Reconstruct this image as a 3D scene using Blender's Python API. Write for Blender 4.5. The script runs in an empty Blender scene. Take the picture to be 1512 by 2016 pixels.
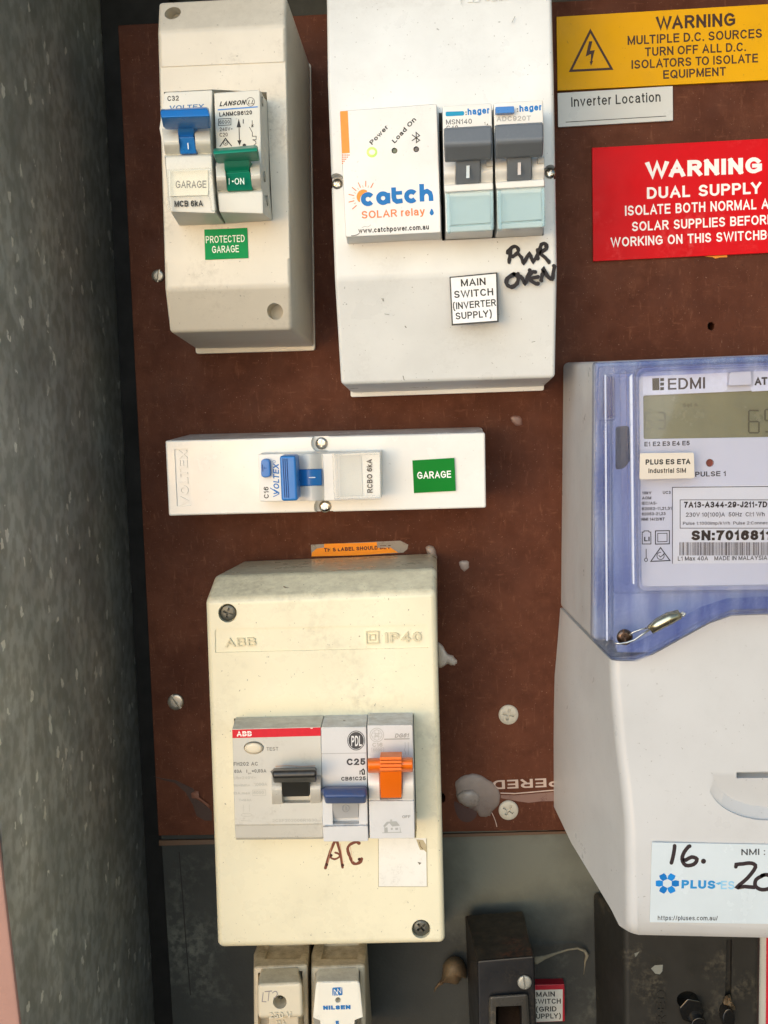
import bpy, bmesh, math, random
from mathutils import Vector, Matrix
random.seed(7)
SC = bpy.context.scene
COL = SC.collection
# ------------------------------------------------------------------ camera, world, sun, exposure
# The switchboard stands in the XZ plane and faces -Y. Photograph pixels (1512 x 2016) are turned into
# real places with at(px, py, h): the point h millimetres in front of the board seen at that pixel.
FOCAL, FX, FY, ROLL, DIST, Z0 = 2261.0, 852.56, 731.41, 0.02584, 510.0, 1500.0
_n = Vector((FX-756, 1008-FY, -FOCAL)).normalized()
_x = Vector((math.cos(ROLL), math.sin(ROLL), 0)); _x = (_x - _n*_x.dot(_n)).normalized()
_z = _x.cross(_n)
cam_data = bpy.data.cameras.new('camera')
cam = bpy.data.objects.new('camera', cam_data); COL.objects.link(cam)
R = Matrix((_x, _n, _z))                       # camera vector -> world vector
M4 = R.to_4x4(); M4.translation = Vector((0, -DIST, Z0))/1000
cam.matrix_world = M4
cam_data.sensor_fit = 'VERTICAL'; cam_data.sensor_height = 36; cam_data.sensor_width = 27
cam_data.lens = 36*FOCAL/2016
cam_data.clip_start = 0.01; cam_data.clip_end = 200
SC.camera = cam

SUN_EL, SUN_AZ = math.radians(10), math.radians(-24)      # azimuth from the viewer's side, negative = left
world = bpy.data.worlds.new('World'); SC.world = world; world.use_nodes = True
wn = world.node_tree.nodes; wl = world.node_tree.links
bg = wn['Background']; bg.inputs['Strength'].default_value = 0.15
sky = wn.new('ShaderNodeTexSky'); sky.sky_type = 'NISHITA'; sky.sun_disc = False
sky.air_density = 1.0; sky.dust_density = 0.6; sky.ozone_density = 1.0
wl.new(sky.outputs[0], bg.inputs['Color'])
to_sun = Vector((math.sin(SUN_AZ)*math.cos(SUN_EL), -math.cos(SUN_AZ)*math.cos(SUN_EL), math.sin(SUN_EL)))
sky.sun_elevation = SUN_EL
sky.sun_rotation = math.atan2(to_sun.x, to_sun.y)
sd = bpy.data.lights.new('sun', 'SUN'); sd.energy = 1.55; sd.angle = math.radians(75); sd.color = (.72, .865, 1)
sun = bpy.data.objects.new('sun', sd); COL.objects.link(sun); sun.location = (0, -2, 3)
sun.rotation_euler = to_sun.to_track_quat('Z', 'Y').to_euler()
SC.view_settings.view_transform = 'Standard'; SC.view_settings.look = 'None'
SC.view_settings.gamma = 1; SC.view_settings.use_curve_mapping = False
SC.view_settings.exposure = 0.43
SC.render.engine = 'CYCLES'
SC.cycles.use_denoising = True
SC.cycles.max_bounces = 10; SC.cycles.transparent_max_bounces = 24
SC.cycles.sample_clamp_indirect = 6

# ------------------------------------------------------------------ geometry helpers
def at(px, py, h=0.0):
    d = R @ Vector((px-756, 1008-py, -FOCAL))
    t = (DIST-h)/d.y
    return Vector((d.x*t, -h, Z0+d.z*t))/1000
def K(ox, oy, s):                               # reading positions off an enlarged crop of the photograph
    return lambda x, y: (ox+x/s, oy+y/s)
cA=K(220,0,3.6); cB=K(220,340,3.6); cC=K(630,0,3.15); cD=K(630,380,3.15); cE=K(1080,0,3.5); cF=K(1080,260,3.5)
cG=K(300,800,2.2235); cH=K(490,850,5.4); cI=K(1080,680,3.5); cJ=K(1080,980,3.5); cL=K(1080,1640,3.5)
cM=K(380,1050,2.908); cN=K(430,1390,3.688); cO=K(380,1640,2.908); cP=K(850,1740,4.32); cQ=K(1260,1840,6.0)
cS=K(840,1240,4.382); cT=K(280,1300,5.04); cU=K(860,180,6.048); cV=K(310,160,6.048); cX=K(660,190,6.504)
def q(c, *xy):                                   # list of crop coordinates -> list of pixels
    return [c(xy[i], xy[i+1]) for i in range(0, len(xy), 2)]

def link(o, parent=None):
    COL.objects.link(o)
    if parent is not None:
        o.parent = parent
    return o
def thing(name, label, cat, loc, group=None):
    o = bpy.data.objects.new(name, None); o.location = loc; o.empty_display_size = .01
    o['label'] = label; o['category'] = cat
    if group: o['group'] = group
    return link(o)
def finish(name, bm, mat, parent=None, bev=0, seg=2, smooth=True, ang=28, cut=None, label=None, clamp=True):
    """link bm (world coordinates, metres) as one mesh object under parent; edges are rounded first, then holes are cut"""
    bmesh.ops.remove_doubles(bm, verts=bm.verts, dist=1e-6)
    bmesh.ops.recalc_face_normals(bm, faces=bm.faces)
    me = bpy.data.meshes.new(name); bm.to_mesh(me); bm.free()
    if bev:
        tmp = bpy.data.objects.new('tmp', me); COL.objects.link(tmp)
        md = tmp.modifiers.new('bevel', 'BEVEL'); md.width = bev/1000; md.segments = seg
        md.limit_method = 'ANGLE'; md.angle_limit = math.radians(ang); md.use_clamp_overlap = clamp; md.miter_outer = 'MITER_SHARP'
        bpy.context.view_layer.update()
        me = bpy.data.meshes.new_from_object(tmp.evaluated_get(bpy.context.evaluated_depsgraph_get()))
        me.name = name; bpy.data.objects.remove(tmp)
    if cut:
        me = boolean(me, cut)
    off = Vector((0, 0, 0)); p = parent
    while p is not None:
        off += p.location; p = p.parent
    me.transform(Matrix.Translation(-off))
    o = bpy.data.objects.new(name, me)
    me.materials.clear()
    for m in (mat if isinstance(mat, (list, tuple)) else [mat]): me.materials.append(m)
    if bev:
        for p in me.polygons: p.use_smooth = True
        me.set_sharp_from_angle(angle=math.radians(33))
        w = o.modifiers.new('normals', 'WEIGHTED_NORMAL'); w.keep_sharp = True; w.weight = 100; w.mode = 'FACE_AREA'
    if label: o['label'] = label
    return link(o, parent)
def boolean(me, cutters):
    tmp = bpy.data.objects.new('tmp', me); COL.objects.link(tmp)
    kill = [tmp]
    for c in cutters:
        bmesh.ops.recalc_face_normals(c, faces=c.faces)
        cm = bpy.data.meshes.new('cut'); c.to_mesh(cm); c.free()
        co = bpy.data.objects.new('cut', cm); COL.objects.link(co); kill.append(co)
        md = tmp.modifiers.new('b', 'BOOLEAN'); md.operation = 'DIFFERENCE'; md.object = co; md.solver = 'EXACT'
    bpy.context.view_layer.update()
    dg = bpy.context.evaluated_depsgraph_get()
    out = bpy.data.meshes.new_from_object(tmp.evaluated_get(dg))
    if len(out.vertices) < len(me.vertices)*.5:
        for md in tmp.modifiers: md.solver = 'FAST'
        bpy.context.view_layer.update()
        out = bpy.data.meshes.new_from_object(tmp.evaluated_get(bpy.context.evaluated_depsgraph_get()))
    for o in kill: bpy.data.objects.remove(o)
    b = bmesh.new(); b.from_mesh(out)
    bmesh.ops.remove_doubles(b, verts=b.verts, dist=2e-6)
    bmesh.ops.dissolve_limit(b, angle_limit=math.radians(.5), verts=b.verts, edges=b.edges)
    b.to_mesh(out); b.free()
    return out
def loop_pts(pts, h):
    """pixel points, each (px,py) or (px,py,own h)"""
    return [at(p[0], p[1], p[2] if len(p) > 2 else h) for p in pts]
def loft(bm, rings, caps=True):
    vs = [[bm.verts.new(p) for p in r] for r in rings]
    for a, b in zip(vs, vs[1:]):
        n = len(a)
        for i in range(n):
            bm.faces.new((a[i], a[(i+1) % n], b[(i+1) % n], b[i]))
    if caps:
        bm.faces.new(vs[0]); bm.faces.new(vs[-1])
    return bm
def prism(bm, pts, h1, h0, base=None, grow=0):
    """solid whose front outline is pts (pixels) at height h1 and whose sides run straight back to h0"""
    top = loop_pts(pts, h1)
    if base is not None:
        bot = loop_pts(base, h0)
    else:
        c = sum(top, Vector())/len(top)
        bot = []
        for p in top:
            d = p-c; d.y = 0
            k = 1+grow/(d.length*1000) if d.length > 0 else 1
            bot.append(Vector((c.x+(p.x-c.x)*k, -h0/1000, c.z+(p.z-c.z)*k)))
    return loft(bm, [top, bot])
def hole(pts, hs, hb):
    """cutter whose outline lies at pixels pts on the surface at height hs and reaches back to hb"""
    top = loop_pts(pts, hs); up = Vector((0, -.03, 0))
    return loft(newbm(), [[p+up for p in top], [Vector((p.x, -hb/1000, p.z)) for p in top]])
def slab(bm, L, Rr):
    """body between two matching outlines, each a closed list of world points"""
    return loft(bm, [L, Rr])
def profile(bm, rows, h0, base0=None, base1=None):
    """rows: (px_left, py_left, px_right, py_right, h) from one end to the other; back at h0"""
    L = [at(r[0], r[1], r[4]) for r in rows]; Rr = [at(r[2], r[3], r[4]) for r in rows]
    def back(p): return Vector((p.x, -h0/1000, p.z))
    l0 = at(*base0[0], h0) if base0 else back(L[0]); r0 = at(*base0[1], h0) if base0 else back(Rr[0])
    l1 = at(*base1[0], h0) if base1 else back(L[-1]); r1 = at(*base1[1], h0) if base1 else back(Rr[-1])
    return loft(bm, [[l0]+L+[l1], [r0]+Rr+[r1]])
def rounded(pts, r, n=4):
    out = []
    m = len(pts)
    for i in range(m):
        p = Vector(pts[i][:2]); a = Vector(pts[i-1][:2]); b = Vector(pts[(i+1) % m][:2])
        ri = r[i] if isinstance(r, (list, tuple)) else r
        if ri <= 0: out.append(tuple(p)); continue
        ua = (a-p).normalized(); ub = (b-p).normalized()
        s = p+ua*ri; e = p+ub*ri
        for k in range(n+1):
            t = k/n
            out.append(tuple(s*(1-t)**2+p*2*t*(1-t)+e*t*t))
    return out
def disc_px(cx, cy, rx, ry=None, n=24, a0=0):
    ry = ry or rx
    return [(cx+rx*math.cos(2*math.pi*i/n+a0), cy+ry*math.sin(2*math.pi*i/n+a0)) for i in range(n)]
def box(bm, x0, x1, h0, h1, z0, z1):            # world millimetres, z measured from the camera foot
    vs = []
    P = [Vector((x, -h, Z0+z))/1000 for x, h, z in
         ((x0,h0,z0),(x1,h0,z0),(x1,h0,z1),(x0,h0,z1),(x0,h1,z0),(x1,h1,z0),(x1,h1,z1),(x0,h1,z1))]
    return loft(bm, [P[:4], P[4:]])
def newbm(): return bmesh.new()
def B(fn, *a, **k):
    bm = bmesh.new(); fn(bm, *a, **k); return bm
def bulge(bm, A0, A1, B0, B1, h0, hm, back, n=8):
    """half-drum: outline edge A0-A1 (pixels) at height h0 rises to hm in the middle and falls to B0-B1"""
    L, Rr = [], []
    for i in range(n+1):
        t = i/n; h = h0+(hm-h0)*math.sin(math.pi*t)
        L.append(at(A0[0]+(B0[0]-A0[0])*t, A0[1]+(B0[1]-A0[1])*t, h))
        Rr.append(at(A1[0]+(B1[0]-A1[0])*t, A1[1]+(B1[1]-A1[1])*t, h))
    for S in (L, Rr):
        S.insert(0, Vector((S[0].x, -back/1000, S[0].z))); S.append(Vector((S[-1].x, -back/1000, S[-1].z)))
    return loft(bm, [L, Rr])

# ------------------------------------------------------------------ materials
def lin(r, g, b):
    f = lambda c: (c/255/12.92 if c/255 <= .04045 else ((c/255+.055)/1.055)**2.4)
    return (f(r), f(g), f(b), 1)
_m = {}
def plastic(name, rgb, rough=.42, dirt=.0, dirt_rgb=(96, 82, 62), scale=160, var=.05, spec=.5, bump=.03, metal=0, speck=0, dust=0, coat=0):
    if name in _m: return _m[name]
    m = bpy.data.materials.new(name); m.use_nodes = True
    nt = m.node_tree; N = nt.nodes; Lk = nt.links; b = N['Principled BSDF']
    tc = N.new('ShaderNodeTexCoord'); co = tc.outputs['Object']
    def noise(sc, det=4, rg=.6):
        n = N.new('ShaderNodeTexNoise'); n.inputs['Scale'].default_value = sc; n.inputs['Detail'].default_value = det
        n.inputs['Roughness'].default_value = rg; Lk.new(co, n.inputs['Vector']); return n.outputs['Fac']
    def ramp(src, p0, p1, v0=0, v1=1):
        r = N.new('ShaderNodeMapRange'); r.inputs[1].default_value = p0; r.inputs[2].default_value = p1
        r.inputs[3].default_value = v0; r.inputs[4].default_value = v1; Lk.new(src, r.inputs[0]); return r.outputs[0]
    def mix(fac, a, c, mode='MIX'):
        x = N.new('ShaderNodeMix'); x.data_type = 'RGBA'; x.blend_type = mode
        if isinstance(fac, (int, float)): x.inputs[0].default_value = fac
        else: Lk.new(fac, x.inputs[0])
        for s, v in ((6, a), (7, c)):
            if isinstance(v, tuple): x.inputs[s].default_value = v
            else: Lk.new(v, x.inputs[s])
        return x.outputs[2]
    base = lin(*rgb)
    d = tuple(c*(1-var*2.2) for c in base[:3])+(1,)
    col = mix(ramp(noise(28, 5), .35, .68), base, d)
    if dirt > 0:
        big = ramp(noise(scale*.35, 6, .7), .52, .72)
        fine = ramp(noise(scale*6, 3), .42, .62)
        mu = N.new('ShaderNodeMath'); mu.operation = 'MULTIPLY'; Lk.new(big, mu.inputs[0]); Lk.new(fine, mu.inputs[1])
        mv = N.new('ShaderNodeMath'); mv.operation = 'MULTIPLY'; Lk.new(mu.outputs[0], mv.inputs[0]); mv.inputs[1].default_value = dirt
        col = mix(mv.outputs[0], col, lin(*dirt_rgb))
    if speck > 0:
        s = ramp(noise(900, 1), .74, .78, 0, speck)
        col = mix(s, col, lin(70, 62, 50))
    if dust > 0:
        g = N.new('ShaderNodeNewGeometry'); sx = N.new('ShaderNodeSeparateXYZ'); Lk.new(g.outputs['True Normal'], sx.inputs[0])
        up = ramp(sx.outputs['Z'], .12, .6)
        nn = ramp(noise(220, 6, .75), .38, .66)
        mu = N.new('ShaderNodeMath'); mu.operation = 'MULTIPLY'; Lk.new(up, mu.inputs[0]); Lk.new(nn, mu.inputs[1])
        mv = N.new('ShaderNodeMath'); mv.operation = 'MULTIPLY'; Lk.new(mu.outputs[0], mv.inputs[0]); mv.inputs[1].default_value = dust
        col = mix(mv.outputs[0], col, lin(112, 96, 74))
    Lk.new(col, b.inputs['Base Color'])
    Lk.new(ramp(noise(90, 5), .3, .7, max(rough-.08, .02), rough+.1), b.inputs['Roughness'])
    b.inputs['Specular IOR Level'].default_value = spec; b.inputs['Metallic'].default_value = metal
    if coat: b.inputs['Coat Weight'].default_value = coat; b.inputs['Coat Roughness'].default_value = .08
    if bump:
        bp = N.new('ShaderNodeBump'); bp.inputs['Strength'].default_value = bump; bp.inputs['Distance'].default_value = .0004
        Lk.new(noise(700, 2), bp.inputs['Height']); Lk.new(bp.outputs[0], b.inputs['Normal'])
    _m[name] = m
    return m
def ink_mat(rgb, rough=.5, name=None):
    k = 'ink_%d_%d_%d' % rgb
    if k in _m: return _m[k]
    m = bpy.data.materials.new(k); m.use_nodes = True
    nt = m.node_tree; b = nt.nodes['Principled BSDF']
    n = nt.nodes.new('ShaderNodeTexNoise'); n.inputs['Scale'].default_value = 500
    tc = nt.nodes.new('ShaderNodeTexCoord'); nt.links.new(tc.outputs['Object'], n.inputs['Vector'])
    x = nt.nodes.new('ShaderNodeMix'); x.data_type = 'RGBA'; nt.links.new(n.outputs['Fac'], x.inputs[0])
    c = lin(*rgb); x.inputs[6].default_value = c; x.inputs[7].default_value = tuple(min(1, v*1.25+.004) for v in c[:3])+(1,)
    nt.links.new(x.outputs[2], b.inputs['Base Color']); b.inputs['Roughness'].default_value = rough
    b.inputs['Specular IOR Level'].default_value = .3
    _m[k] = m; return m
def clear(name, tint, refl=1.0, rough=.04, bump=0, vary=None):
    m = bpy.data.materials.new(name); m.use_nodes = True
    nt = m.node_tree; N = nt.nodes; Lk = nt.links; N.remove(N['Principled BSDF'])
    t = N.new('ShaderNodeBsdfTransparent'); t.inputs[0].default_value = tint+(1,)
    if vary:
        tv = N.new('ShaderNodeTexCoord'); mv = N.new('ShaderNodeMapping'); mv.inputs['Scale'].default_value = (3, 3, .5); Lk.new(tv.outputs['Object'], mv.inputs[0])
        nv = N.new('ShaderNodeTexNoise'); nv.inputs['Scale'].default_value = 60; nv.inputs['Detail'].default_value = 5; Lk.new(mv.outputs[0], nv.inputs['Vector'])
        rv = N.new('ShaderNodeMapRange'); rv.inputs[1].default_value = .38; rv.inputs[2].default_value = .6; Lk.new(nv.outputs['Fac'], rv.inputs[0])
        xv = N.new('ShaderNodeMix'); xv.data_type = 'RGBA'; Lk.new(rv.outputs[0], xv.inputs[0]); xv.inputs[6].default_value = tint+(1,); xv.inputs[7].default_value = vary+(1,)
        Lk.new(xv.outputs[2], t.inputs[0])
    g = N.new('ShaderNodeBsdfGlossy'); g.inputs['Roughness'].default_value = rough
    f = N.new('ShaderNodeFresnel'); f.inputs['IOR'].default_value = 1.5
    mu = N.new('ShaderNodeMath'); mu.operation = 'MULTIPLY'; mu.inputs[1].default_value = refl
    Lk.new(f.outputs[0], mu.inputs[0])
    mx = N.new('ShaderNodeMixShader'); Lk.new(mu.outputs[0], mx.inputs[0]); Lk.new(t.outputs[0], mx.inputs[1]); Lk.new(g.outputs[0], mx.inputs[2])
    if bump:
        tc = N.new('ShaderNodeTexCoord'); n = N.new('ShaderNodeTexNoise'); n.inputs['Scale'].default_value = 900
        Lk.new(tc.outputs['Object'], n.inputs['Vector'])
        bp = N.new('ShaderNodeBump'); bp.inputs['Strength'].default_value = bump; bp.inputs['Distance'].default_value = .0006
        Lk.new(n.outputs['Fac'], bp.inputs['Height']); Lk.new(bp.outputs[0], g.inputs['Normal']); Lk.new(bp.outputs[0], f.inputs['Normal'])
    Lk.new(mx.outputs[0], N['Material Output'].inputs[0]); return m

# ------------------------------------------------------------------ printing: letters, lines and marks lying on a surface
def arc_(cx, cy, rx, ry, a0, a1, n=9):
    return [(cx+rx*math.cos(math.radians(a0+(a1-a0)*i/n)), cy+ry*math.sin(math.radians(a0+(a1-a0)*i/n))) for i in range(n+1)]
def _oval(cx, cy, rx, ry): return arc_(cx, cy, rx, ry, 90, 450, 16)
_X = .74
_lo = _oval(.5, _X/2, .5, _X/2)
def _sshape(k): return [(x, y*k) for x, y in arc_(.5, .74, .46, .26, 25, 270, 9)+arc_(.5, .24, .5, .24, 90, -155, 9)[1:]]
# every letter as centre lines in a box of the given width (1 = height of a capital)
GL = {
'A': (.72, [[(0,0),(.5,1),(1,0)], [(.17,.32),(.83,.32)]]),
'B': (.62, [[(.6,.52),(0,.52),(0,1),(.58,1)]+arc_(.58,.76,.36,.24,90,-90)[1:], [(0,.52),(0,0),(.58,0)]+arc_(.58,.26,.42,.26,-90,90)[1:]]),
'C': (.7, [arc_(.52,.5,.52,.5,42,318,14)]), 'D': (.66, [[(.42,0),(0,0),(0,1),(.42,1)]+arc_(.42,.5,.58,.5,90,-90,12)[1:]]),
'E': (.58, [[(1,1),(0,1),(0,0),(1,0)], [(0,.53),(.93,.53)]]), 'F': (.54, [[(1,1),(0,1),(0,0)], [(0,.5),(.88,.5)]]),
'G': (.74, [arc_(.5,.5,.5,.5,42,300,14)+[(1,.16),(1,.47),(.56,.47)]]), 'H': (.64, [[(0,0),(0,1)], [(1,0),(1,1)], [(0,.53),(1,.53)]]),
'I': (0, [[(0,0),(0,1)]]), 'J': (.46, [[(1,1),(1,.26)]+arc_(.5,.26,.5,.26,0,-175)]), 'K': (.64, [[(0,0),(0,1)], [(1,1),(0,.36)], [(.36,.58),(1,0)]]),
'L': (.5, [[(0,1),(0,0),(1,0)]]), 'M': (.76, [[(0,0),(0,1)], [(1,0),(1,1)], [(0,1),(.5,.06),(1,1)]]), 'N': (.64, [[(0,0),(0,1)], [(1,0),(1,1)], [(0,1),(1,0)]]),
'O': (.76, [_oval(.5,.5,.5,.5)]), 'P': (.6, [[(0,0),(0,1),(.58,1)]+arc_(.58,.73,.42,.27,90,-90)[1:]+[(0,.46)]]), 'Q': (.76, [_oval(.5,.5,.5,.5), [(.6,.25),(1,-.02)]]),
'R': (.64, [[(0,0),(0,1),(.58,1)]+arc_(.58,.75,.4,.25,90,-90)[1:]+[(0,.5)], [(.5,.5),(1,0)]]), 'S': (.62, [_sshape(1)]),
'T': (.62, [[(0,1),(1,1)], [(.5,1),(.5,0)]]), 'U': (.64, [[(0,1),(0,.32)]+arc_(.5,.32,.5,.32,180,360,12)[1:]+[(1,1)]]), 'V': (.7, [[(0,1),(.5,0),(1,1)]]),
'W': (1.08, [[(0,1),(.26,0),(.5,1),(.74,0),(1,1)]]), 'X': (.66, [[(0,0),(1,1)], [(0,1),(1,0)]]), 'Y': (.68, [[(0,1),(.5,.45),(1,1)], [(.5,.45),(.5,0)]]), 'Z': (.6, [[(0,1),(1,1),(0,0),(1,0)]]),
'a': (.5, [arc_(.48,.52,.44,.22,155,0,7)+[(.92,.1),(1,0)], [(.92,.44),(.5,.42)]+arc_(.42,.21,.42,.21,90,270,8)+[(.7,.03),(.92,.2)]]),
'b': (.52, [[(0,1),(0,0)], _lo]), 'c': (.5, [arc_(.5,_X/2,.5,_X/2,42,318,12)]), 'd': (.52, [[(1,1),(1,0)], _lo]), 'e': (.52, [[(0,.39),(1,.39)]+arc_(.5,_X/2,.5,_X/2,5,315,13)]),
'f': (.3, [[(1,1)]+arc_(.85,.8,.45,.2,90,180,4)+[(.4,0)], [(0,_X),(.95,_X)]]), 'g': (.52, [_lo, [(1,_X),(1,-.04)]+arc_(.5,-.04,.5,.22,0,-155,8)]),
'h': (.5, [[(0,1),(0,0)], [(0,.42)]+arc_(.5,.44,.5,.3,170,0,8)+[(1,0)]]), 'i': (0, [[(0,0),(0,_X)], [(0,.97),(0,1)]]), 'j': (.1, [[(.8,_X),(.8,-.2),(0,-.25)], [(.8,.97),(.8,1)]]),
'k': (.48, [[(0,0),(0,1)], [(.95,_X),(0,.27)], [(.35,.46),(1,0)]]), 'l': (0, [[(0,0),(0,1)]]),
'm': (.8, [[(0,0),(0,_X)], [(0,.45)]+arc_(.25,.48,.25,.26,170,0,7)+[(.5,0)], [(.5,.45)]+arc_(.75,.48,.25,.26,170,0,7)+[(1,0)]]),
'n': (.5, [[(0,0),(0,_X)], [(0,.42)]+arc_(.5,.44,.5,.3,170,0,8)+[(1,0)]]), 'o': (.54, [_lo]), 'p': (.52, [[(0,_X),(0,-.27)], _lo]), 'q': (.52, [[(1,_X),(1,-.27)], _lo]),
'r': (.26, [[(0,0),(0,_X)], [(0,.4)]+arc_(.9,.4,.9,.34,170,90,5)]), 's': (.46, [_sshape(_X)]), 't': (.28, [[(.42,.96),(.42,.14)]+arc_(.85,.16,.43,.16,180,270,4), [(0,_X),(1,_X)]]),
'u': (.5, [[(1,0),(1,_X)], [(0,_X),(0,.3)]+arc_(.5,.3,.5,.3,180,350,8)]), 'v': (.5, [[(0,_X),(.5,0),(1,_X)]]), 'w': (.76, [[(0,_X),(.27,0),(.5,_X),(.73,0),(1,_X)]]),
'x': (.5, [[(0,0),(1,_X)], [(0,_X),(1,0)]]), 'y': (.5, [[(0,_X),(.5,.02)], [(1,_X),(.42,-.18),(.08,-.26)]]), 'z': (.46, [[(0,_X),(1,_X),(0,0),(1,0)]]),
'0': (.56, [_oval(.5,.5,.5,.5)]), '1': (.3, [[(0,.76),(.5,.84),(.85,1),(.85,0)]]), '2': (.56, [arc_(.5,.71,.48,.29,165,-30,9)+[(0,0),(1,0)]]),
'3': (.56, [arc_(.46,.76,.44,.24,155,-90,9)+arc_(.46,.26,.52,.26,90,-155,9)[1:]]), '4': (.58, [[(.74,0),(.74,1),(0,.27),(1,.27)]]),
'5': (.56, [[(.92,1),(.16,1),(.06,.5)]+arc_(.5,.32,.5,.32,130,-155,10)]), '6': (.56, [_oval(.5,.31,.5,.31), arc_(.56,.5,.56,.5,42,180,7)+[(0,.33)]]), '7': (.54, [[(0,1),(1,1),(.5,.45),(.34,0)]]),
'8': (.56, [_oval(.5,.76,.43,.24), _oval(.5,.26,.5,.26)]), '9': (.56, [_oval(.5,.69,.5,.31), arc_(.44,.5,.56,.5,222,360,7)+[(1,.67)]]),
'.': (0, [[(0,.0),(0,.02)]]), ',': (.06, [[(1,.03),(0,-.16)]]), ':': (0, [[(0,0),(0,.02)], [(0,.66),(0,.68)]]), '-': (.28, [[(0,.4),(1,.4)]]), '/': (.3, [[(0,0),(1,1)]]),
'(': (.26, [arc_(1,.42,1,.7,95,265,10)]), ')': (.26, [arc_(0,.42,1,.7,-85,85,10)]), '=': (.5, [[(0,.3),(1,.3)], [(0,.58),(1,.58)]]), '~': (.46, [[(0,.4),(.25,.55),(.75,.38),(1,.52)]]),
'·': (.02, [[(0,.42),(1,.44)]]), 'Δ': (.6, [[(0,0),(.5,1),(1,0),(0,0)]]),
}
def ribbon(P, w, square=True):
    """centre line -> left and right edge points, w wide, mitred; square ends reach w/2 further"""
    closed = math.hypot(P[0][0]-P[-1][0], P[0][1]-P[-1][1]) < 1e-4
    P = [Vector(p) for p in (P[:-1] if closed else P)]
    if not closed and square and len(P) > 1:
        P[0] = P[0]-(P[1]-P[0]).normalized()*w/2; P[-1] = P[-1]+(P[-1]-P[-2]).normalized()*w/2
    n = len(P); l, r = [], []
    for i in range(n):
        d1 = (P[i]-P[i-1]).normalized() if (i or closed) else None
        d2 = (P[(i+1) % n]-P[i]).normalized() if (i < n-1 or closed) else None
        d1 = d1 or d2; d2 = d2 or d1
        t = d1+d2; t = t.normalized() if t.length > 1e-3 else d1
        m = Vector((-t.y, t.x)); k = 1/max(.5, m.dot(Vector((-d1.y, d1.x))))
        l.append(P[i]+m*w/2*k); r.append(P[i]-m*w/2*k)
    return l, r, closed
_font_cache = {}
def glyphs(s, bold, shear, space, gap):
    """letters as quads: list of (polygon, layer), with the total width"""
    k = (s, bold, shear, space, gap)
    if k in _font_cache: return _font_cache[k]
    t = .145+bold*2.4; x = 0; out = []
    prev = ''
    for ch in s:
        if prev+ch in ('WA','AW','TA','LT','LY','PA','AT','AV','VA','TO','To','Wo','YA'): x -= .11
        prev = ch
        if ch == ' ': x += .34*gap; continue
        w, st = GL[ch]
        ww = w*(1+.25*(t-.125)) if w else 0
        for j, P in enumerate(st):
            Q = [(x+t/2+p[0]*max(ww-t*.6, .02 if w else 0), t/2+p[1]*(1-t)) for p in P]
            l, r, closed = ribbon(Q, t)
            for i in range(len(l) if closed else len(l)-1):
                q2 = (i+1) % len(l)
                out.append(([(p.x+p.y*shear, p.y) for p in (l[i], r[i], r[q2], l[q2])], j+i*.5))
        x += (ww+t*.4 if w else t)+(.15-.25*(t-.125))*space
    _font_cache[k] = (out, x-(.15-.25*(t-.125))*space)
    return _font_cache[k]
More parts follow.
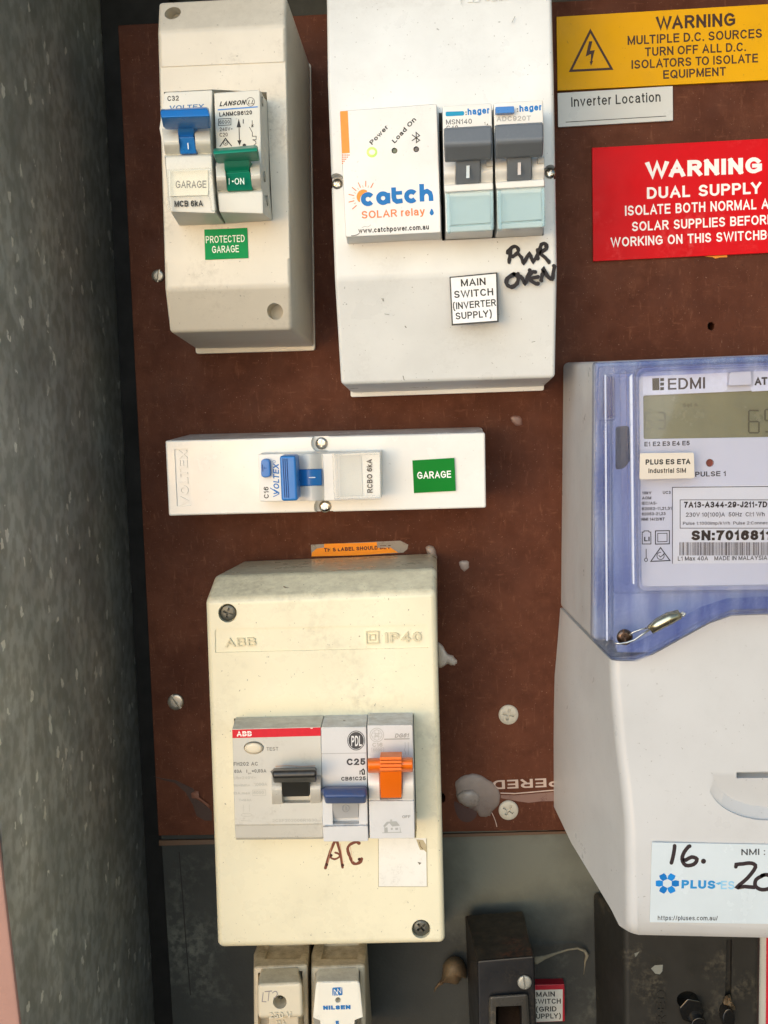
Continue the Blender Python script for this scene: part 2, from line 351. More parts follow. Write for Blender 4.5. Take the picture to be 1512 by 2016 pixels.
class Ink:
    def __init__(self, parent, name='lettering'):
        self.bm = bmesh.new(); self.mats = []; self.parent = parent; self.name = name; self.k = 0
    def mi(self, rgb):
        m = rgb if not isinstance(rgb, tuple) else ink_mat(rgb)
        if m not in self.mats: self.mats.append(m)
        return self.mats.index(m)
    def lift(self):
        self.k = (self.k+1) % 40; return .05+self.k*.003
    def text(self, s, p0, p1, cap, h, rgb=(25, 25, 25), bold=0.0, shear=0, fit=None, space=1, gap=1, raise_=0):
        """baseline from pixel p0 to pixel p1, capitals cap pixels tall, lying h mm before the board"""
        qs, total = glyphs(s, bold, shear, space, gap)
        wid = glyphs(fit, bold, shear, space, gap)[1] if fit else total
        A = at(*p0, h); Bp = at(*p1, h); u = (Bp-A); w = u.length; u.normalize()
        pxlen = math.hypot(p1[0]-p0[0], p1[1]-p0[1])
        nrm = Vector((0, -1, 0)); up = nrm.cross(u)
        sx = w/wid; sy = cap*(w/pxlen)
        base = self.lift(); mi = self.mi(rgb)
        for poly, j in qs:
            off = nrm*((base+j*.0012+raise_)/1000)
            try: F = self.bm.faces.new([self.bm.verts.new(A+u*x*sx+up*y*sy+off) for x, y in poly]); F.material_index = mi
            except ValueError: pass
    def poly(self, pts, h, rgb):
        off = Vector((0, -self.lift()/1000, 0)); mi = self.mi(rgb)
        f = self.bm.faces.new([self.bm.verts.new(p+off) for p in loop_pts(pts, h)]); f.material_index = mi
        if f.normal.y > 0: f.normal_flip()
    def ring(self, cx, cy, rx, ry, w, h, rgb, n=24):
        self.line([(cx+rx*math.cos(2*math.pi*i/n), cy+ry*math.sin(2*math.pi*i/n)) for i in range(n+1)], w, h, rgb)
    def line(self, pts, w, h, rgb, cap=True):
        """a stroke w pixels wide through pixel points, as mitred ribbon with round ends"""
        closed = math.hypot(pts[0][0]-pts[-1][0], pts[0][1]-pts[-1][1]) < .01
        P = [Vector(p[:2]) for p in (pts[:-1] if closed else pts)]
        W = w if isinstance(w, (list, tuple)) else [w]*len(P)
        n = len(P); Ls, Rs = [], []
        if self.name == 'handwriting':
            rr = random.Random(int(P[0].x*7+P[0].y)); W = [v*rr.uniform(.78, 1.16) for v in W]
        for i in range(n):
            a = P[i-1] if (i or closed) else None; b = P[(i+1) % n] if (i < n-1 or closed) else None
            d1 = (P[i]-a).normalized() if a is not None else None
            d2 = (b-P[i]).normalized() if b is not None else None
            if d1 is None: d1 = d2
            if d2 is None: d2 = d1
            t = d1+d2
            t = t.normalized() if t.length > 1e-4 else d1
            m = Vector((-t.y, t.x)); k = 1/max(.45, m.dot(Vector((-d1.y, d1.x))))
            Ls.append(P[i]+m*W[i]/2*k); Rs.append(P[i]-m*W[i]/2*k)
        off = Vector((0, -self.lift()/1000, 0)); mi = self.mi(rgb)
        V = lambda p: self.bm.verts.new(at(p.x, p.y, h)+off)
        l = [V(p) for p in Ls]; r = [V(p) for p in Rs]
        for i in range(n if closed else n-1):
            j = (i+1) % n
            f = self.bm.faces.new((l[i], r[i], r[j], l[j])); f.material_index = mi
        if cap and not closed:
            for i, s in ((0, -1), (n-1, 1)):
                if W[i] < 1.6: continue
                o = P[i]; e = (P[1]-P[0] if i == 0 else P[-1]-P[-2]).normalized()*s; pe = Vector((-e.y, e.x))
                arc = [self.bm.verts.new(at(*(o+(pe*math.cos(t)+e*math.sin(t))*W[i]/2), h)+off) for t in [math.pi*k/6 for k in range(7)]]
                f = self.bm.faces.new(arc); f.material_index = mi
    def done(self, solid=0, label=None):
        for f in self.bm.faces:
            f.normal_update()
            if f.normal.y > 0: f.normal_flip()
        if solid:
            r = bmesh.ops.extrude_face_region(self.bm, geom=self.bm.faces[:])
            bmesh.ops.translate(self.bm, vec=(0, -solid/1000, 0), verts=[v for v in r['geom'] if isinstance(v, bmesh.types.BMVert)])
        me = bpy.data.meshes.new(self.name); self.bm.to_mesh(me); self.bm.free()
        off = Vector((0, 0, 0)); p = self.parent
        while p is not None: off += p.location; p = p.parent
        me.transform(Matrix.Translation(-off))
        for m in self.mats: me.materials.append(m)
        o = bpy.data.objects.new(self.name, me)
        if label: o['label'] = label
        return link(o, self.parent)
def center(pts, h): return sum(loop_pts(pts, h), Vector())/len(pts)
# ------------------------------------------------------------------ setting: cabinet, boards
M_board = plastic('phenolic_board', (97, 56, 39), rough=.6, spec=.15, speck=.35, dirt=.5, dirt_rgb=(134, 88, 64), scale=240, var=.12, bump=.25)
def board_material():
    m = M_board; nt = m.node_tree; N = nt.nodes; Lk = nt.links; b = N['Principled BSDF']
    src = b.inputs['Base Color'].links[0].from_socket
    tc = N.new('ShaderNodeTexCoord'); col = src
    def add(col, sc, stretch, lo, hi, rgb, amt, rot=0, det=5):
        mp = N.new('ShaderNodeMapping'); mp.inputs['Scale'].default_value = stretch; mp.inputs['Rotation'].default_value = (0, rot, 0)
        Lk.new(tc.outputs['Object'], mp.inputs[0])
        n = N.new('ShaderNodeTexNoise'); n.inputs['Scale'].default_value = sc; n.inputs['Detail'].default_value = det; n.inputs['Roughness'].default_value = .65
        Lk.new(mp.outputs[0], n.inputs['Vector'])
        r = N.new('ShaderNodeMapRange'); r.inputs[1].default_value = lo; r.inputs[2].default_value = hi; r.inputs[4].default_value = amt
        Lk.new(n.outputs['Fac'], r.inputs[0])
        x = N.new('ShaderNodeMix'); x.data_type = 'RGBA'; Lk.new(r.outputs[0], x.inputs[0]); Lk.new(col, x.inputs[6]); x.inputs[7].default_value = lin(*rgb)
        return x.outputs[2]
    col = add(col, 14, (1, 1, 1), .4, .7, (70, 35, 23), .8)
    col = add(col, 90, (1, 1, 1), .5, .72, (66, 35, 24), .4)
    col = add(col, 55, (1, 1, 1), .6, .74, (128, 82, 60), .22)
    col = add(col, 500, (1, 1, .22), .58, .7, (132, 88, 66), .36, .2)
    col = add(col, 500, (.22, 1, 1), .6, .7, (130, 86, 64), .36, -.3)
    col = add(col, 900, (1, 1, 1), .66, .72, (46, 24, 18), .8)
    col = add(col, 1300, (1, 1, 1), .7, .74, (158, 124, 104), .6, det=2)
    Lk.new(col, b.inputs['Base Color'])
board_material()

def galvanised():
    m = bpy.data.materials.new('galvanised_steel'); m.use_nodes = True
    nt = m.node_tree; N = nt.nodes; Lk = nt.links; b = N['Principled BSDF']
    tc = N.new('ShaderNodeTexCoord')
    mp = N.new('ShaderNodeMapping'); mp.inputs['Scale'].default_value = (1, 1, .8); Lk.new(tc.outputs['Object'], mp.inputs[0])
    def vor(sc, f='F1'):
        # edges of the flakes are bent by noise
        nn = N.new('ShaderNodeTexNoise'); nn.inputs['Scale'].default_value = sc*2.2; nn.inputs['Detail'].default_value = 3; Lk.new(mp.outputs[0], nn.inputs['Vector'])
        vm = N.new('ShaderNodeVectorMath'); vm.operation = 'MULTIPLY_ADD'; Lk.new(nn.outputs['Color'], vm.inputs[0]); vm.inputs[1].default_value = (.8/sc,)*3
        Lk.new(mp.outputs[0], vm.inputs[2])
        v = N.new('ShaderNodeTexVoronoi'); v.inputs['Scale'].default_value = sc; Lk.new(vm.outputs[0], v.inputs['Vector']); return v
    v1 = vor(88); v2 = vor(210)
    s1 = N.new('ShaderNodeSeparateColor'); Lk.new(v1.outputs['Color'], s1.inputs[0])
    s2 = N.new('ShaderNodeSeparateColor'); Lk.new(v2.outputs['Color'], s2.inputs[0])
    def rng(src, a, c, d0=0, d1=1):
        r = N.new('ShaderNodeMapRange'); r.inputs[1].default_value = a; r.inputs[2].default_value = c; r.inputs[3].default_value = d0; r.inputs[4].default_value = d1
        Lk.new(src, r.inputs[0]); return r.outputs[0]
    def mix(f, a, c):
        x = N.new('ShaderNodeMix'); x.data_type = 'RGBA'; Lk.new(f, x.inputs[0])
        for s, v in ((6, a), (7, c)):
            if isinstance(v, tuple): x.inputs[s].default_value = v
            else: Lk.new(v, x.inputs[s])
        return x.outputs[2]
    def mul(a, c):
        x = N.new('ShaderNodeMath'); x.operation = 'MULTIPLY'; Lk.new(a, x.inputs[0]); Lk.new(c, x.inputs[1]); return x.outputs[0]
    def noise(sc, det=5):
        n = N.new('ShaderNodeTexNoise'); n.inputs['Scale'].default_value = sc; n.inputs['Detail'].default_value = det; Lk.new(mp.outputs[0], n.inputs['Vector']); return n.outputs['Fac']
    col = mix(rng(noise(30), .35, .65), lin(178, 182, 179), lin(214, 217, 213))
    col = mix(rng(noise(200, 4), .42, .58, 0, .5), col, lin(146, 149, 140))
    cell = mul(rng(s1.outputs[0], .80, .82), rng(v1.outputs['Distance'], .42, .36))
    cell2 = mul(rng(s2.outputs[1], .88, .90), rng(v2.outputs['Distance'], .42, .36))
    fl = mul(cell, rng(noise(120), .46, .49)); fl2 = mul(cell2, rng(noise(60), .48, .5))
    col = mix(rng(fl, 0, 1, 0, .95), col, lin(250, 252, 244))
    col = mix(rng(fl2, 0, 1, 0, .95), col, lin(250, 251, 244))
    Lk.new(col, b.inputs['Base Color']); b.inputs['Metallic'].default_value = .6
    Lk.new(rng(noise(80), .3, .7, .5, .68), b.inputs['Roughness'])
    bp = N.new('ShaderNodeBump'); bp.inputs['Strength'].default_value = .3; bp.inputs['Distance'].default_value = .0005
    Lk.new(noise(160), bp.inputs['Height']); Lk.new(bp.outputs[0], b.inputs['Normal'])
    return m
M_galv = galvanised()
M_backwall = plastic('shade_darkened_steel', (50, 53, 47), rough=.6, dirt=.8, dirt_rgb=(84, 88, 78), scale=160, var=.2)  # same steel as the sides, coloured dark to stand for shade behind the panel

t = thing('meter_cabinet', 'galvanised steel meter cabinet whose mottled grey left side wall frames the switchboard', 'cabinet', Vector((-.151, .06, 1.2)))
finish('side_wall', B(box, -152.5, -150, -62, 141, -420, 236), M_galv, t)
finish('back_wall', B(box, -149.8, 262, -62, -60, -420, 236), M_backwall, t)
finish('gap_shade_strip', B(box, -149.6, -118, -50, -38, -419, 235), plastic('gap_shade_black', (15, 15, 14), rough=.7), t)  # near-black strip added so the gap beside the left wall looks shaded
finish('side_wall', B(box, 262.2, 264.7, -62, 141, -420, 236), M_galv, t)  # right wall out of view, put back to darken the left wall and gap
finish('roof_panel', B(box, -149.8, 262, -59.8, 141, 232, 236), M_galv, t)
M_pink = plastic('old_pink_paint', (176, 134, 122), rough=.6, dirt=.5, dirt_rgb=(120, 80, 66), scale=120, var=.06, bump=.3)
t = thing('painted_frame', 'dull pink painted frame edge at the lower left corner in front of the galvanised wall', 'frame', Vector((-.165, -.15, 1.2)))
fp = [(0,1690),(38,2016)]
A0, A1 = at(0, 1690, 144), at(38, 2016, 144)
def frame_x(z): return A0.x+(A1.x-A0.x)*(z-A0.z)/(A1.z-A0.z)
bm = newbm()
zt, zb = A0.z+.12, A1.z-.1
xt, xb = frame_x(zt), frame_x(zb)
loft(bm, [[Vector((xt, -.141, zt)), Vector((xb, -.141, zb)), Vector((xb-.03, -.141, zb)), Vector((xt-.03, -.141, zt))],
          [Vector((xt, -.1435, zt)), Vector((xb, -.1435, zb)), Vector((xb-.03, -.1435, zb)), Vector((xt-.03, -.1435, zt))]])
finish('frame_strip', bm, M_pink, t, bev=1.2)

# brown board with its real drilled holes
t = thing('switchboard_panel', 'brown phenolic switchboard panel carrying the enclosures, signs and meter', 'panel', Vector((.03, .012, 1.29)))
def jag(cx, cy, r, seed, n=14, amp=.3):
    rr = random.Random(seed)
    return [(cx+r*(1+amp*(rr.random()-.5))*math.cos(2*math.pi*i/n), cy+r*1.25*(1+amp*(rr.random()-.5))*math.sin(2*math.pi*i/n)) for i in range(n)]
P = [Vector((-132.3, 0, 151.2)), Vector((200, 0, 155.5)), Vector((200, 0, -210.4)), Vector((-132.8, 0, -212.3))]
bm = newbm()
rings = [[Vector((p.x, y, Z0+p.z))/1000 for p in P] for y in (0, 10)]
loft(bm, rings)
cuts = [hole(jag(1400, 642, 7, 3), 0, -40), hole(jag(868, 1570, 9, 5), 0, -40)]
finish('board', bm, M_board, t, cut=cuts, bev=.5)
ink = Ink(t, 'scratched_letters')
ink.text('PERED', cS(1150, 1275), cS(565, 1300), 18, 0, (176, 158, 148), bold=.012, fit=None)
ink.line(q(cS, 640,1408, 760,1412, 900,1400, 1010,1390, 1100,1383), 2.2, 0, (178, 160, 150))
ink.done()
for n_, pts, rgb in (('tape_remnant', q(cS, 640,1425, 760,1428, 900,1416, 1130,1396, 1130,1475, 980,1480, 880,1492, 780,1478, 640,1452), (140, 112, 102)),):
    finish(n_, B(prism, pts, .12, 0), plastic('old_tape', (128, 98, 88), dirt=.9, scale=300, dirt_rgb=(80, 44, 34)), t)

M_black = plastic('black_board', (58, 60, 58), rough=.6, spec=.25, dirt=.5, dirt_rgb=(120, 122, 112), scale=50, var=.12, bump=.3, speck=.5)
t = thing('lower_panel', 'dusty black lower switchboard panel below the brown one', 'panel', Vector((.03, .012, 1.2)))
Lp = at(318, 1664, -3); Lb = at(340, 2016, -3)
bm = newbm()
Q = [(Lp.x*1000, -212.9), (200, -211.2), (200, -400), (Lb.x*1000+1, -400)]
loft(bm, [[Vector((x, y, Z0+z))/1000 for x, z in Q] for y in (3, 12)])
finish('board', bm, M_black, t, bev=.4)
def dusty_patch():
    nt = M_black.node_tree; N = nt.nodes; Lk = nt.links; b = N['Principled BSDF']; src = b.inputs['Base Color'].links[0].from_socket
    tc = N.new('ShaderNodeTexCoord'); c = at(1000, 1700, -3)-Vector((.03, .012, 1.2))
    vm = N.new('ShaderNodeVectorMath'); vm.operation = 'SUBTRACT'; vm.inputs[1].default_value = c; Lk.new(tc.outputs['Object'], vm.inputs[0])
    n = N.new('ShaderNodeTexNoise'); n.inputs['Scale'].default_value = 45; n.inputs['Detail'].default_value = 5; Lk.new(tc.outputs['Object'], n.inputs['Vector'])
    ms = N.new('ShaderNodeVectorMath'); ms.operation = 'MULTIPLY'; ms.inputs[1].default_value = (1, 1, 1.7); Lk.new(vm.outputs[0], ms.inputs[0])
    ln = N.new('ShaderNodeVectorMath'); ln.operation = 'LENGTH'; Lk.new(ms.outputs[0], ln.inputs[0])
    ad = N.new('ShaderNodeMath'); ad.operation = 'MULTIPLY_ADD'; Lk.new(n.outputs['Fac'], ad.inputs[0]); ad.inputs[1].default_value = .06; Lk.new(ln.outputs['Value'], ad.inputs[2])
    r = N.new('ShaderNodeMapRange'); r.inputs[1].default_value = .05; r.inputs[2].default_value = .10; r.inputs[3].default_value = .85; r.inputs[4].default_value = 0; Lk.new(ad.outputs[0], r.inputs[0])
    x = N.new('ShaderNodeMix'); x.data_type = 'RGBA'; Lk.new(r.outputs[0], x.inputs[0]); Lk.new(src, x.inputs[6]); x.inputs[7].default_value = lin(112, 115, 106); Lk.new(x.outputs[2], b.inputs['Base Color'])
dusty_patch()
tr = B(prism, [(313,1655),(560,1651),(900,1642),(1130,1636),(1130,1641),(900,1648),(560,1658),(313,1665)], -1.6, -3)
finish('edge_strip', tr, plastic('edge_varnish', (92, 66, 46), dirt=.6, scale=300), t)
ink = Ink(t, 'scribed_line'); ink.line(q(lambda x, y: (x/3.6, 1500+y/3.6), 1270,640, 1290,900, 1320,1300, 1350,1650), 2.0, -3, (26, 26, 24)); ink.done()

# ------------------------------------------------------------------ screws
M_zinc = plastic('zinc', (188, 182, 170), rough=.34, metal=.75, var=.15, dirt=.5, scale=700, dirt_rgb=(90, 80, 66))
M_chrome = plastic('bright_screw', (205, 196, 184), rough=.18, metal=1, var=.2, dirt=.4, scale=900, dirt_rgb=(90, 70, 52))
M_dull = plastic('dull_screw', (112, 112, 104), rough=.4, metal=.6, var=.2, dirt=.5, scale=700)
M_white = plastic('white_screw_paint', (196, 192, 178), rough=.5, dirt=.4, scale=600)
def screw_bm(px, py, h, r, kind, ang=45, prot=1.2):
    """screw head of r pixels at height h; returns mesh of head with a real slot or cross cut in it"""
    bm = newbm(); n = 28
    dome = [(1.0, 0), (1.0, .45), (.86, .8), (.55, 1.0)]
    rings = []
    for k, (rr, hh) in enumerate(dome):
        rings.append(loop_pts(disc_px(px, py, r*rr, n=n), h+prot*hh))
    rings.insert(0, loop_pts(disc_px(px, py, r*.5, n=n), h-3))
    loft(bm, rings)
    cuts = []
    a = math.radians(ang)
    dirs = [a] if kind == 'slot' else [a, a+math.pi/2]
    for i, d in enumerate(dirs):
        L = r*1.2 if kind == 'slot' else r*.58; w = r*.13
        c, s = math.cos(d), math.sin(d)
        pts = [(px+c*L-s*w, py+s*L+c*w), (px+c*L+s*w, py+s*L-c*w), (px-c*L+s*w, py-s*L-c*w), (px-c*L-s*w, py-s*L+c*w)]
        cuts.append(hole(pts, h+prot, h+prot*.15))
    return bm, cuts
def screw_part(parent, px, py, h, r, kind, ang, mat, prot=1.2, name='screw'):
    bm, cuts = screw_bm(px, py, h, r, kind, ang, prot)
    return finish(name, bm, mat, parent, bev=.12, cut=cuts)
def screw_thing(px, py, r, kind, ang, mat, label, group=None, prot=1.6):
    t = thing('screw', label, 'screw', at(px, py, 0), group)
    screw_part(t, px, py, 0, r, kind, ang, mat, prot, 'head')
    return t
screw_thing(311, 543, 12.5, 'slot', 98, M_zinc, 'slotted screw half hidden behind the left side of the tall beige enclosure', 'screws in the brown panel')
screw_thing(346, 1382, 16, 'slot', 55, M_zinc, 'slotted screw with a diagonal slot left of the cream enclosure', 'screws in the brown panel')
screw_thing(1001, 1407, 19.5, 'cross', 12, M_white, 'white painted cross head screw above the scratched letters', 'screws in the brown panel')
screw_thing(1001, 1595, 19.5, 'cross', 30, M_white, 'white painted cross head screw below the scratched letters', 'screws in the brown panel')

# ------------------------------------------------------------------ blobs: sealant, cocoons
def blob(bm, outline, h, hmax, seed, steps=5, h0=-.2):
    rr = random.Random(seed)
    outline = [(x+rr.uniform(-1, 1), y+rr.uniform(-1, 1)) for x, y in outline]
    c = (sum(p[0] for p in outline)/len(outline), sum(p[1] for p in outline)/len(outline))
    rings = []
    for k in range(steps):
        t = k/steps; s = math.cos(t*math.pi/2)**.8; hh = h+hmax*math.sin(t*math.pi/2)
        rings.append([at(c[0]+(x-c[0])*s+rr.uniform(-.6, .6)*s, c[1]+(y-c[1])*s+rr.uniform(-.6, .6)*s, hh*(1+rr.uniform(-.03, .03))) for x, y in outline])
    rings.insert(0, loop_pts(outline, h0))
    return loft(bm, rings)
def dense(pts, n=3):
    out = []
    for i in range(len(pts)):
        a, b, c_, d = (Vector(pts[(i+j-1) % len(pts)]) for j in range(4))
        for k in range(n):
            t = k/n
            out.append(tuple(.5*((2*b)+(-a+c_)*t+(2*a-5*b+4*c_-d)*t*t+(-a+3*b-3*c_+d)*t**3)))
    return out
M_seal = plastic('sealant', (214, 206, 196), rough=.35, dirt=.7, scale=500, dirt_rgb=(110, 70, 56))
M_seal2 = plastic('thin_sealant', (158, 142, 134), rough=.3, dirt=.6, scale=600, dirt_rgb=(110, 70, 56))
for name, label, pts, hm, m in (
    ('sealant_blob', 'lumpy white sealant squeezed out right of the cream enclosure', q(cS, 95,120, 130,130, 165,185, 225,225, 262,270, 250,302, 215,305, 180,295, 150,315, 95,315), 3.5, M_seal),
    ('sealant_blob', 'small grey sealant smear at the top right corner of the cream enclosure', [(838,1078),(850,1074),(858,1085),(860,1100),(850,1104),(842,1092)], 1.5, M_seal2),
    ('sealant_blob', 'small pale sealant spot on the brown panel right of the cream enclosure top', [(904,1108),(914,1103),(924,1108),(920,1121),(910,1123)], .7, M_seal2),
    ('sealant_blob', 'faint grey sealant spot between the long white enclosure and the meter', [(1006,822),(1018,818),(1028,826),(1024,838),(1010,834)], .5, plastic('faint_sealant', (128, 96, 86), rough=.35)),
    ):
    t = thing(name, label, 'sealant', center(pts, 0), 'sealant remains on the brown panel')
    finish('blob', B(blob, dense(pts), 0, hm, 4), m, t, bev=0)
for o in COL.objects:
    if o.name.startswith('blob'):
        for p in o.data.polygons: p.use_smooth = True
# papery spider sac with a stained patch
t = thing('silk_cocoon', 'grey silky round cocoon stuck on the brown panel left of the scratched letters', 'cocoon', at(940, 1570, 0))
M_silk = plastic('silk', (142, 130, 124), rough=.38, dirt=1, scale=110, dirt_rgb=(96, 70, 60), var=.2, bump=.2)
ck = q(cS, 250,1310, 330,1255, 430,1245, 530,1290, 600,1350, 635,1430, 620,1510, 560,1575, 540,1610, 460,1610, 430,1570, 350,1530, 280,1490, 255,1400)
finish('sac', B(blob, dense(ck), 0, 1.3, 9), M_silk, t)
ck2 = q(cS, 262,1440, 300,1395, 380,1378, 440,1410, 462,1460, 440,1510, 370,1530, 300,1500)
finish('bulge', B(blob, dense(ck2), 1.0, 1.8, 10), plastic('silk_light', (150, 142, 136), rough=.3, bump=.1, dirt=.8, scale=150, dirt_rgb=(104,84,76)), t)
ck3 = q(cS, 240,1480, 330,1530, 430,1560, 420,1620, 360,1660, 290,1640, 250,1570)
finish('stain', B(prism, dense(ck3), .1, 0), plastic('stain', (60, 26, 20), rough=.35), t)
ink = Ink(t, 'silk_thread'); ink.line(dense(q(cS, 560,1575, 590,1640, 605,1700))[:7], 1.2, .4, (190, 170, 160)); ink.done()
for o in list(COL.objects):
    if o.name.split('.')[0] in ('sac', 'bulge'):
        for p in o.data.polygons: p.use_smooth = True
# chipped patch on the left
t = thing('varnish_chip', 'dark chipped streak with a pale splinter on the brown panel left of the cream enclosure', 'chip', at(385, 1570, 0))
finish('streak', B(prism, q(cT, 110,1150, 200,1172, 330,1190, 500,1270, 640,1440, 690,1500, 690,1590, 620,1590, 540,1545, 500,1430, 430,1310, 320,1215, 210,1190), .12, 0), plastic('chip_dark', (52, 24, 14), rough=.5, dirt=.3), t)
finish('splinter', B(blob, q(cT, 485,1320, 530,1290, 555,1300, 560,1340, 610,1390, 670,1440, 665,1470, 600,1420, 530,1370, 490,1365), .1, 1.2, 3, h0=0), plastic('splinter', (122, 78, 60), rough=.6), t)
# ------------------------------------------------------------------ plastics used by the gear
P_beige = plastic('beige_plastic', (222, 217, 203), rough=.4, dirt=.28, scale=110, speck=.4, dust=.12)
P_white = plastic('white_plastic', (228, 231, 230), rough=.33, dirt=.1, scale=120, speck=.5, dust=.18)
P_gloss = plastic('glossy_white_plastic', (236, 236, 232), rough=.2, dirt=.05, scale=120, speck=.15, dust=.1)
P_cream = plastic('aged_cream_plastic', (234, 228, 200), rough=.3, dirt=.3, scale=60, speck=.6, dust=.3, var=.04)
P_mod = plastic('module_white', (236, 236, 233), rough=.4, dirt=.08, scale=200, speck=.2)
P_mcb = plastic('breaker_offwhite', (220, 220, 211), rough=.42, dirt=.12, scale=200, speck=.2, dust=.15)
P_mcbw = plastic('breaker_white', (232, 232, 228), rough=.38, dirt=.06, scale=200)
P_rcd = plastic('breaker_grey_aged', (205, 203, 194), rough=.45, dirt=.35, scale=180, speck=.3, dust=.4)
P_lgrey = plastic('breaker_light_grey', (212, 213, 214), rough=.45, dirt=.15, scale=180, dust=.4)
P_blue = plastic('blue_toggle', (34, 118, 196), rough=.32, var=.03, dust=.08)
P_green = plastic('green_toggle', (22, 134, 108), rough=.34, var=.03)
P_grey = plastic('grey_toggle', (112, 119, 127), rough=.45, spec=.3, var=.04, dirt=.15, scale=200, dirt_rgb=(150, 152, 152))
P_blackt = plastic('black_toggle', (44, 44, 42), rough=.32, var=.1, dust=.25)
P_navy = plastic('navy_toggle', (58, 82, 132), rough=.34, var=.06, dust=.25)
P_orange = plastic('orange_toggle', (247, 118, 24), rough=.35, var=.05, dust=.1)
M_slot = plastic('deep_gap', (22, 20, 18), rough=.7)
C_clear = clear('clear_label_holder', (.98, .985, .985), .5, .05)
C_aqua = clear('aqua_label_holder', (.885, .945, .96), .6, .06)
DK = (34, 34, 34)
def face_row(c, xl, yl, xr, yr, h):
    a = c(xl, yl); b = c(xr, yr); return (a[0], a[1], b[0], b[1], h)

# ================================================================== tall beige two-pole enclosure (top left)
t = thing('breaker_enclosure', 'tall narrow beige enclosure with two breakers at the top left', 'enclosure', at(500, 400, 0), 'plastic breaker enclosures')
rows = [(312,4,564,-9,60), (311,62,563,50,71.8), (325,570,573,562,71.9), (334,655,574,649,60)]
body = B(profile, rows, 3, ((366,136),(611,128)), ((384,687),(619,683)))
cuts = [hole(disc_px(341, 27, 16), 64, 54), hole(disc_px(541, 613, 16), 66, 55),
        hole(q(cV, 78,128, 652,98, 1300,130, 1370,1650, 800,1692, 255,1708), 71.4, 40),
        hole([(290,131.5),(600,118.5),(612,506.5),(280,517)], 72.6, 71.4)]
finish('cover', body, P_beige, t, bev=1.5, seg=3, cut=cuts, ang=6)
finish('base', B(prism, rounded([(368,132),(612,124),(620,690),(385,697)], 6), 3.2, 0), P_beige, t, bev=.8)
# left breaker
t = thing('circuit_breaker', 'off white breaker with a blue toggle and a clear window reading GARAGE', 'circuit breaker', at(380, 310, 0), 'circuit breakers')
rows = [face_row(cV, 80,128, 655,100, 89), face_row(cV, 45,560, 645,545, 89), face_row(cV, 85,880, 650,862, 89),
        face_row(cV, 95,900, 645,880, 92), face_row(cV, 95,1020, 650,1000, 92.5), face_row(cV, 150,1555, 690,1575, 92), face_row(cV, 250,1718, 800,1702, 71.5)]
b1 = profile(newbm(), rows, 45)
finish('body', b1, P_mcb, t, bev=.6)
finish('drum', B(bulge, cV(48,560), cV(242,552), cV(90,878), cV(272,872), 89, 95, 86), P_mcb, t, bev=.3)
finish('drum', B(bulge, cV(434,545), cV(622,548), cV(462,862), cV(642,862), 89, 95, 86), P_mcb, t, bev=.3)
tg = finish('toggle', B(profile, [face_row(cV, 32,333, 592,305, 97), face_row(cV, 30,345, 598,318, 103), face_row(cV, 45,430, 632,412, 105), face_row(cV, 58,545, 612,530, 99)], 94), P_blue, t, bev=.7)
finish('stem', B(profile, [face_row(cV, 240,530, 436,525, 97), face_row(cV, 244,655, 432,655, 92.5), face_row(cV, 252,668, 436,665, 94), face_row(cV, 272,865, 462,858, 91.5)], 88), P_blue, tg, bev=.3)
ins = finish('paper_label', B(prism, q(cV, 148,1062, 600,1055, 602,1355, 150,1368), 93, 92.3), plastic('paper', (238, 234, 214), rough=.6), t)
cl = finish('label_window', B(prism, rounded(q(cV, 112,1050, 625,1025, 690,1530, 640,1545, 615,1360, 140,1372, 150,1550, 120,1530), 2), 96.5, 93.4), C_clear, t, bev=.5)
ink = Ink(t); ink.text('C32', cV(120,237), cV(256,230), 9.5, 89, DK, bold=.012)
ink.text('VOLTEX', cV(140,345), cV(548,325), 8.5, 89, (60,110,160), bold=.015, shear=.1)
ink.text('GARAGE', cV(218,1272), cV(582,1270), 14, 93.1, (112,110,104))
ink.text('MCB 6kA', cV(204,1495), cV(540,1488), 11.5, 92.6, DK, bold=.015)
ink.line(q(cV, 362,738, 368,805), 2, 93.6, (225,232,240)); ink.done()
# right breaker
t = thing('circuit_breaker', 'white breaker with a green toggle marked ON in the tall beige enclosure', 'circuit breaker', at(475, 310, 0), 'circuit breakers')
rows = [face_row(cV, 668,135, 1222,95, 88), face_row(cV, 700,960, 1240,925, 88), face_row(cV, 705,1312, 1252,1285, 88), face_row(cV, 720,1335, 1258,1310, 91), face_row(cV, 735,1560, 1262,1580, 91), face_row(cV, 806,1696, 1366,1660, 71.5)]
finish('body', profile(newbm(), rows, 45), P_mcb, t, bev=.7)
finish('drum', B(bulge, cV(690,968), cV(797,962), cV(712,1312), cV(832,1310), 88, 96, 86), P_mcb, t, bev=.3)
finish('drum', B(bulge, cV(1093,945), cV(1212,938), cV(1130,1300), cV(1242,1288), 88, 96, 86), P_mcb, t, bev=.3)
tg = finish('toggle', B(profile, [face_row(cV, 662,803, 1182,758, 97), face_row(cV, 655,835, 1188,790, 103), face_row(cV, 668,870, 1195,830, 104), face_row(cV, 692,962, 1202,928, 98)], 94), P_green, t, bev=.6)
finish('stem', B(profile, [face_row(cV, 790,955, 1096,935, 98), face_row(cV, 800,1085, 1092,1062, 93), face_row(cV, 805,1100, 1100,1075, 94.5), face_row(cV, 832,1308, 1132,1296, 90.5)], 86), P_green, tg, bev=.3)
def rivet(parent, p0, h, r, x_mm):
    c = at(*p0, h); bm = newbm()
    loft(bm, [[Vector((c.x+x, c.y+r/1000*math.cos(a)*1.0, c.z+r/1000*math.sin(a)*1.6)) for a in [2*math.pi*i/12 for i in range(12)]] for x in (-.001, .00015)])
    finish('rivet', bm, plastic('rivet', (150, 150, 140), rough=.4, metal=.5), parent)
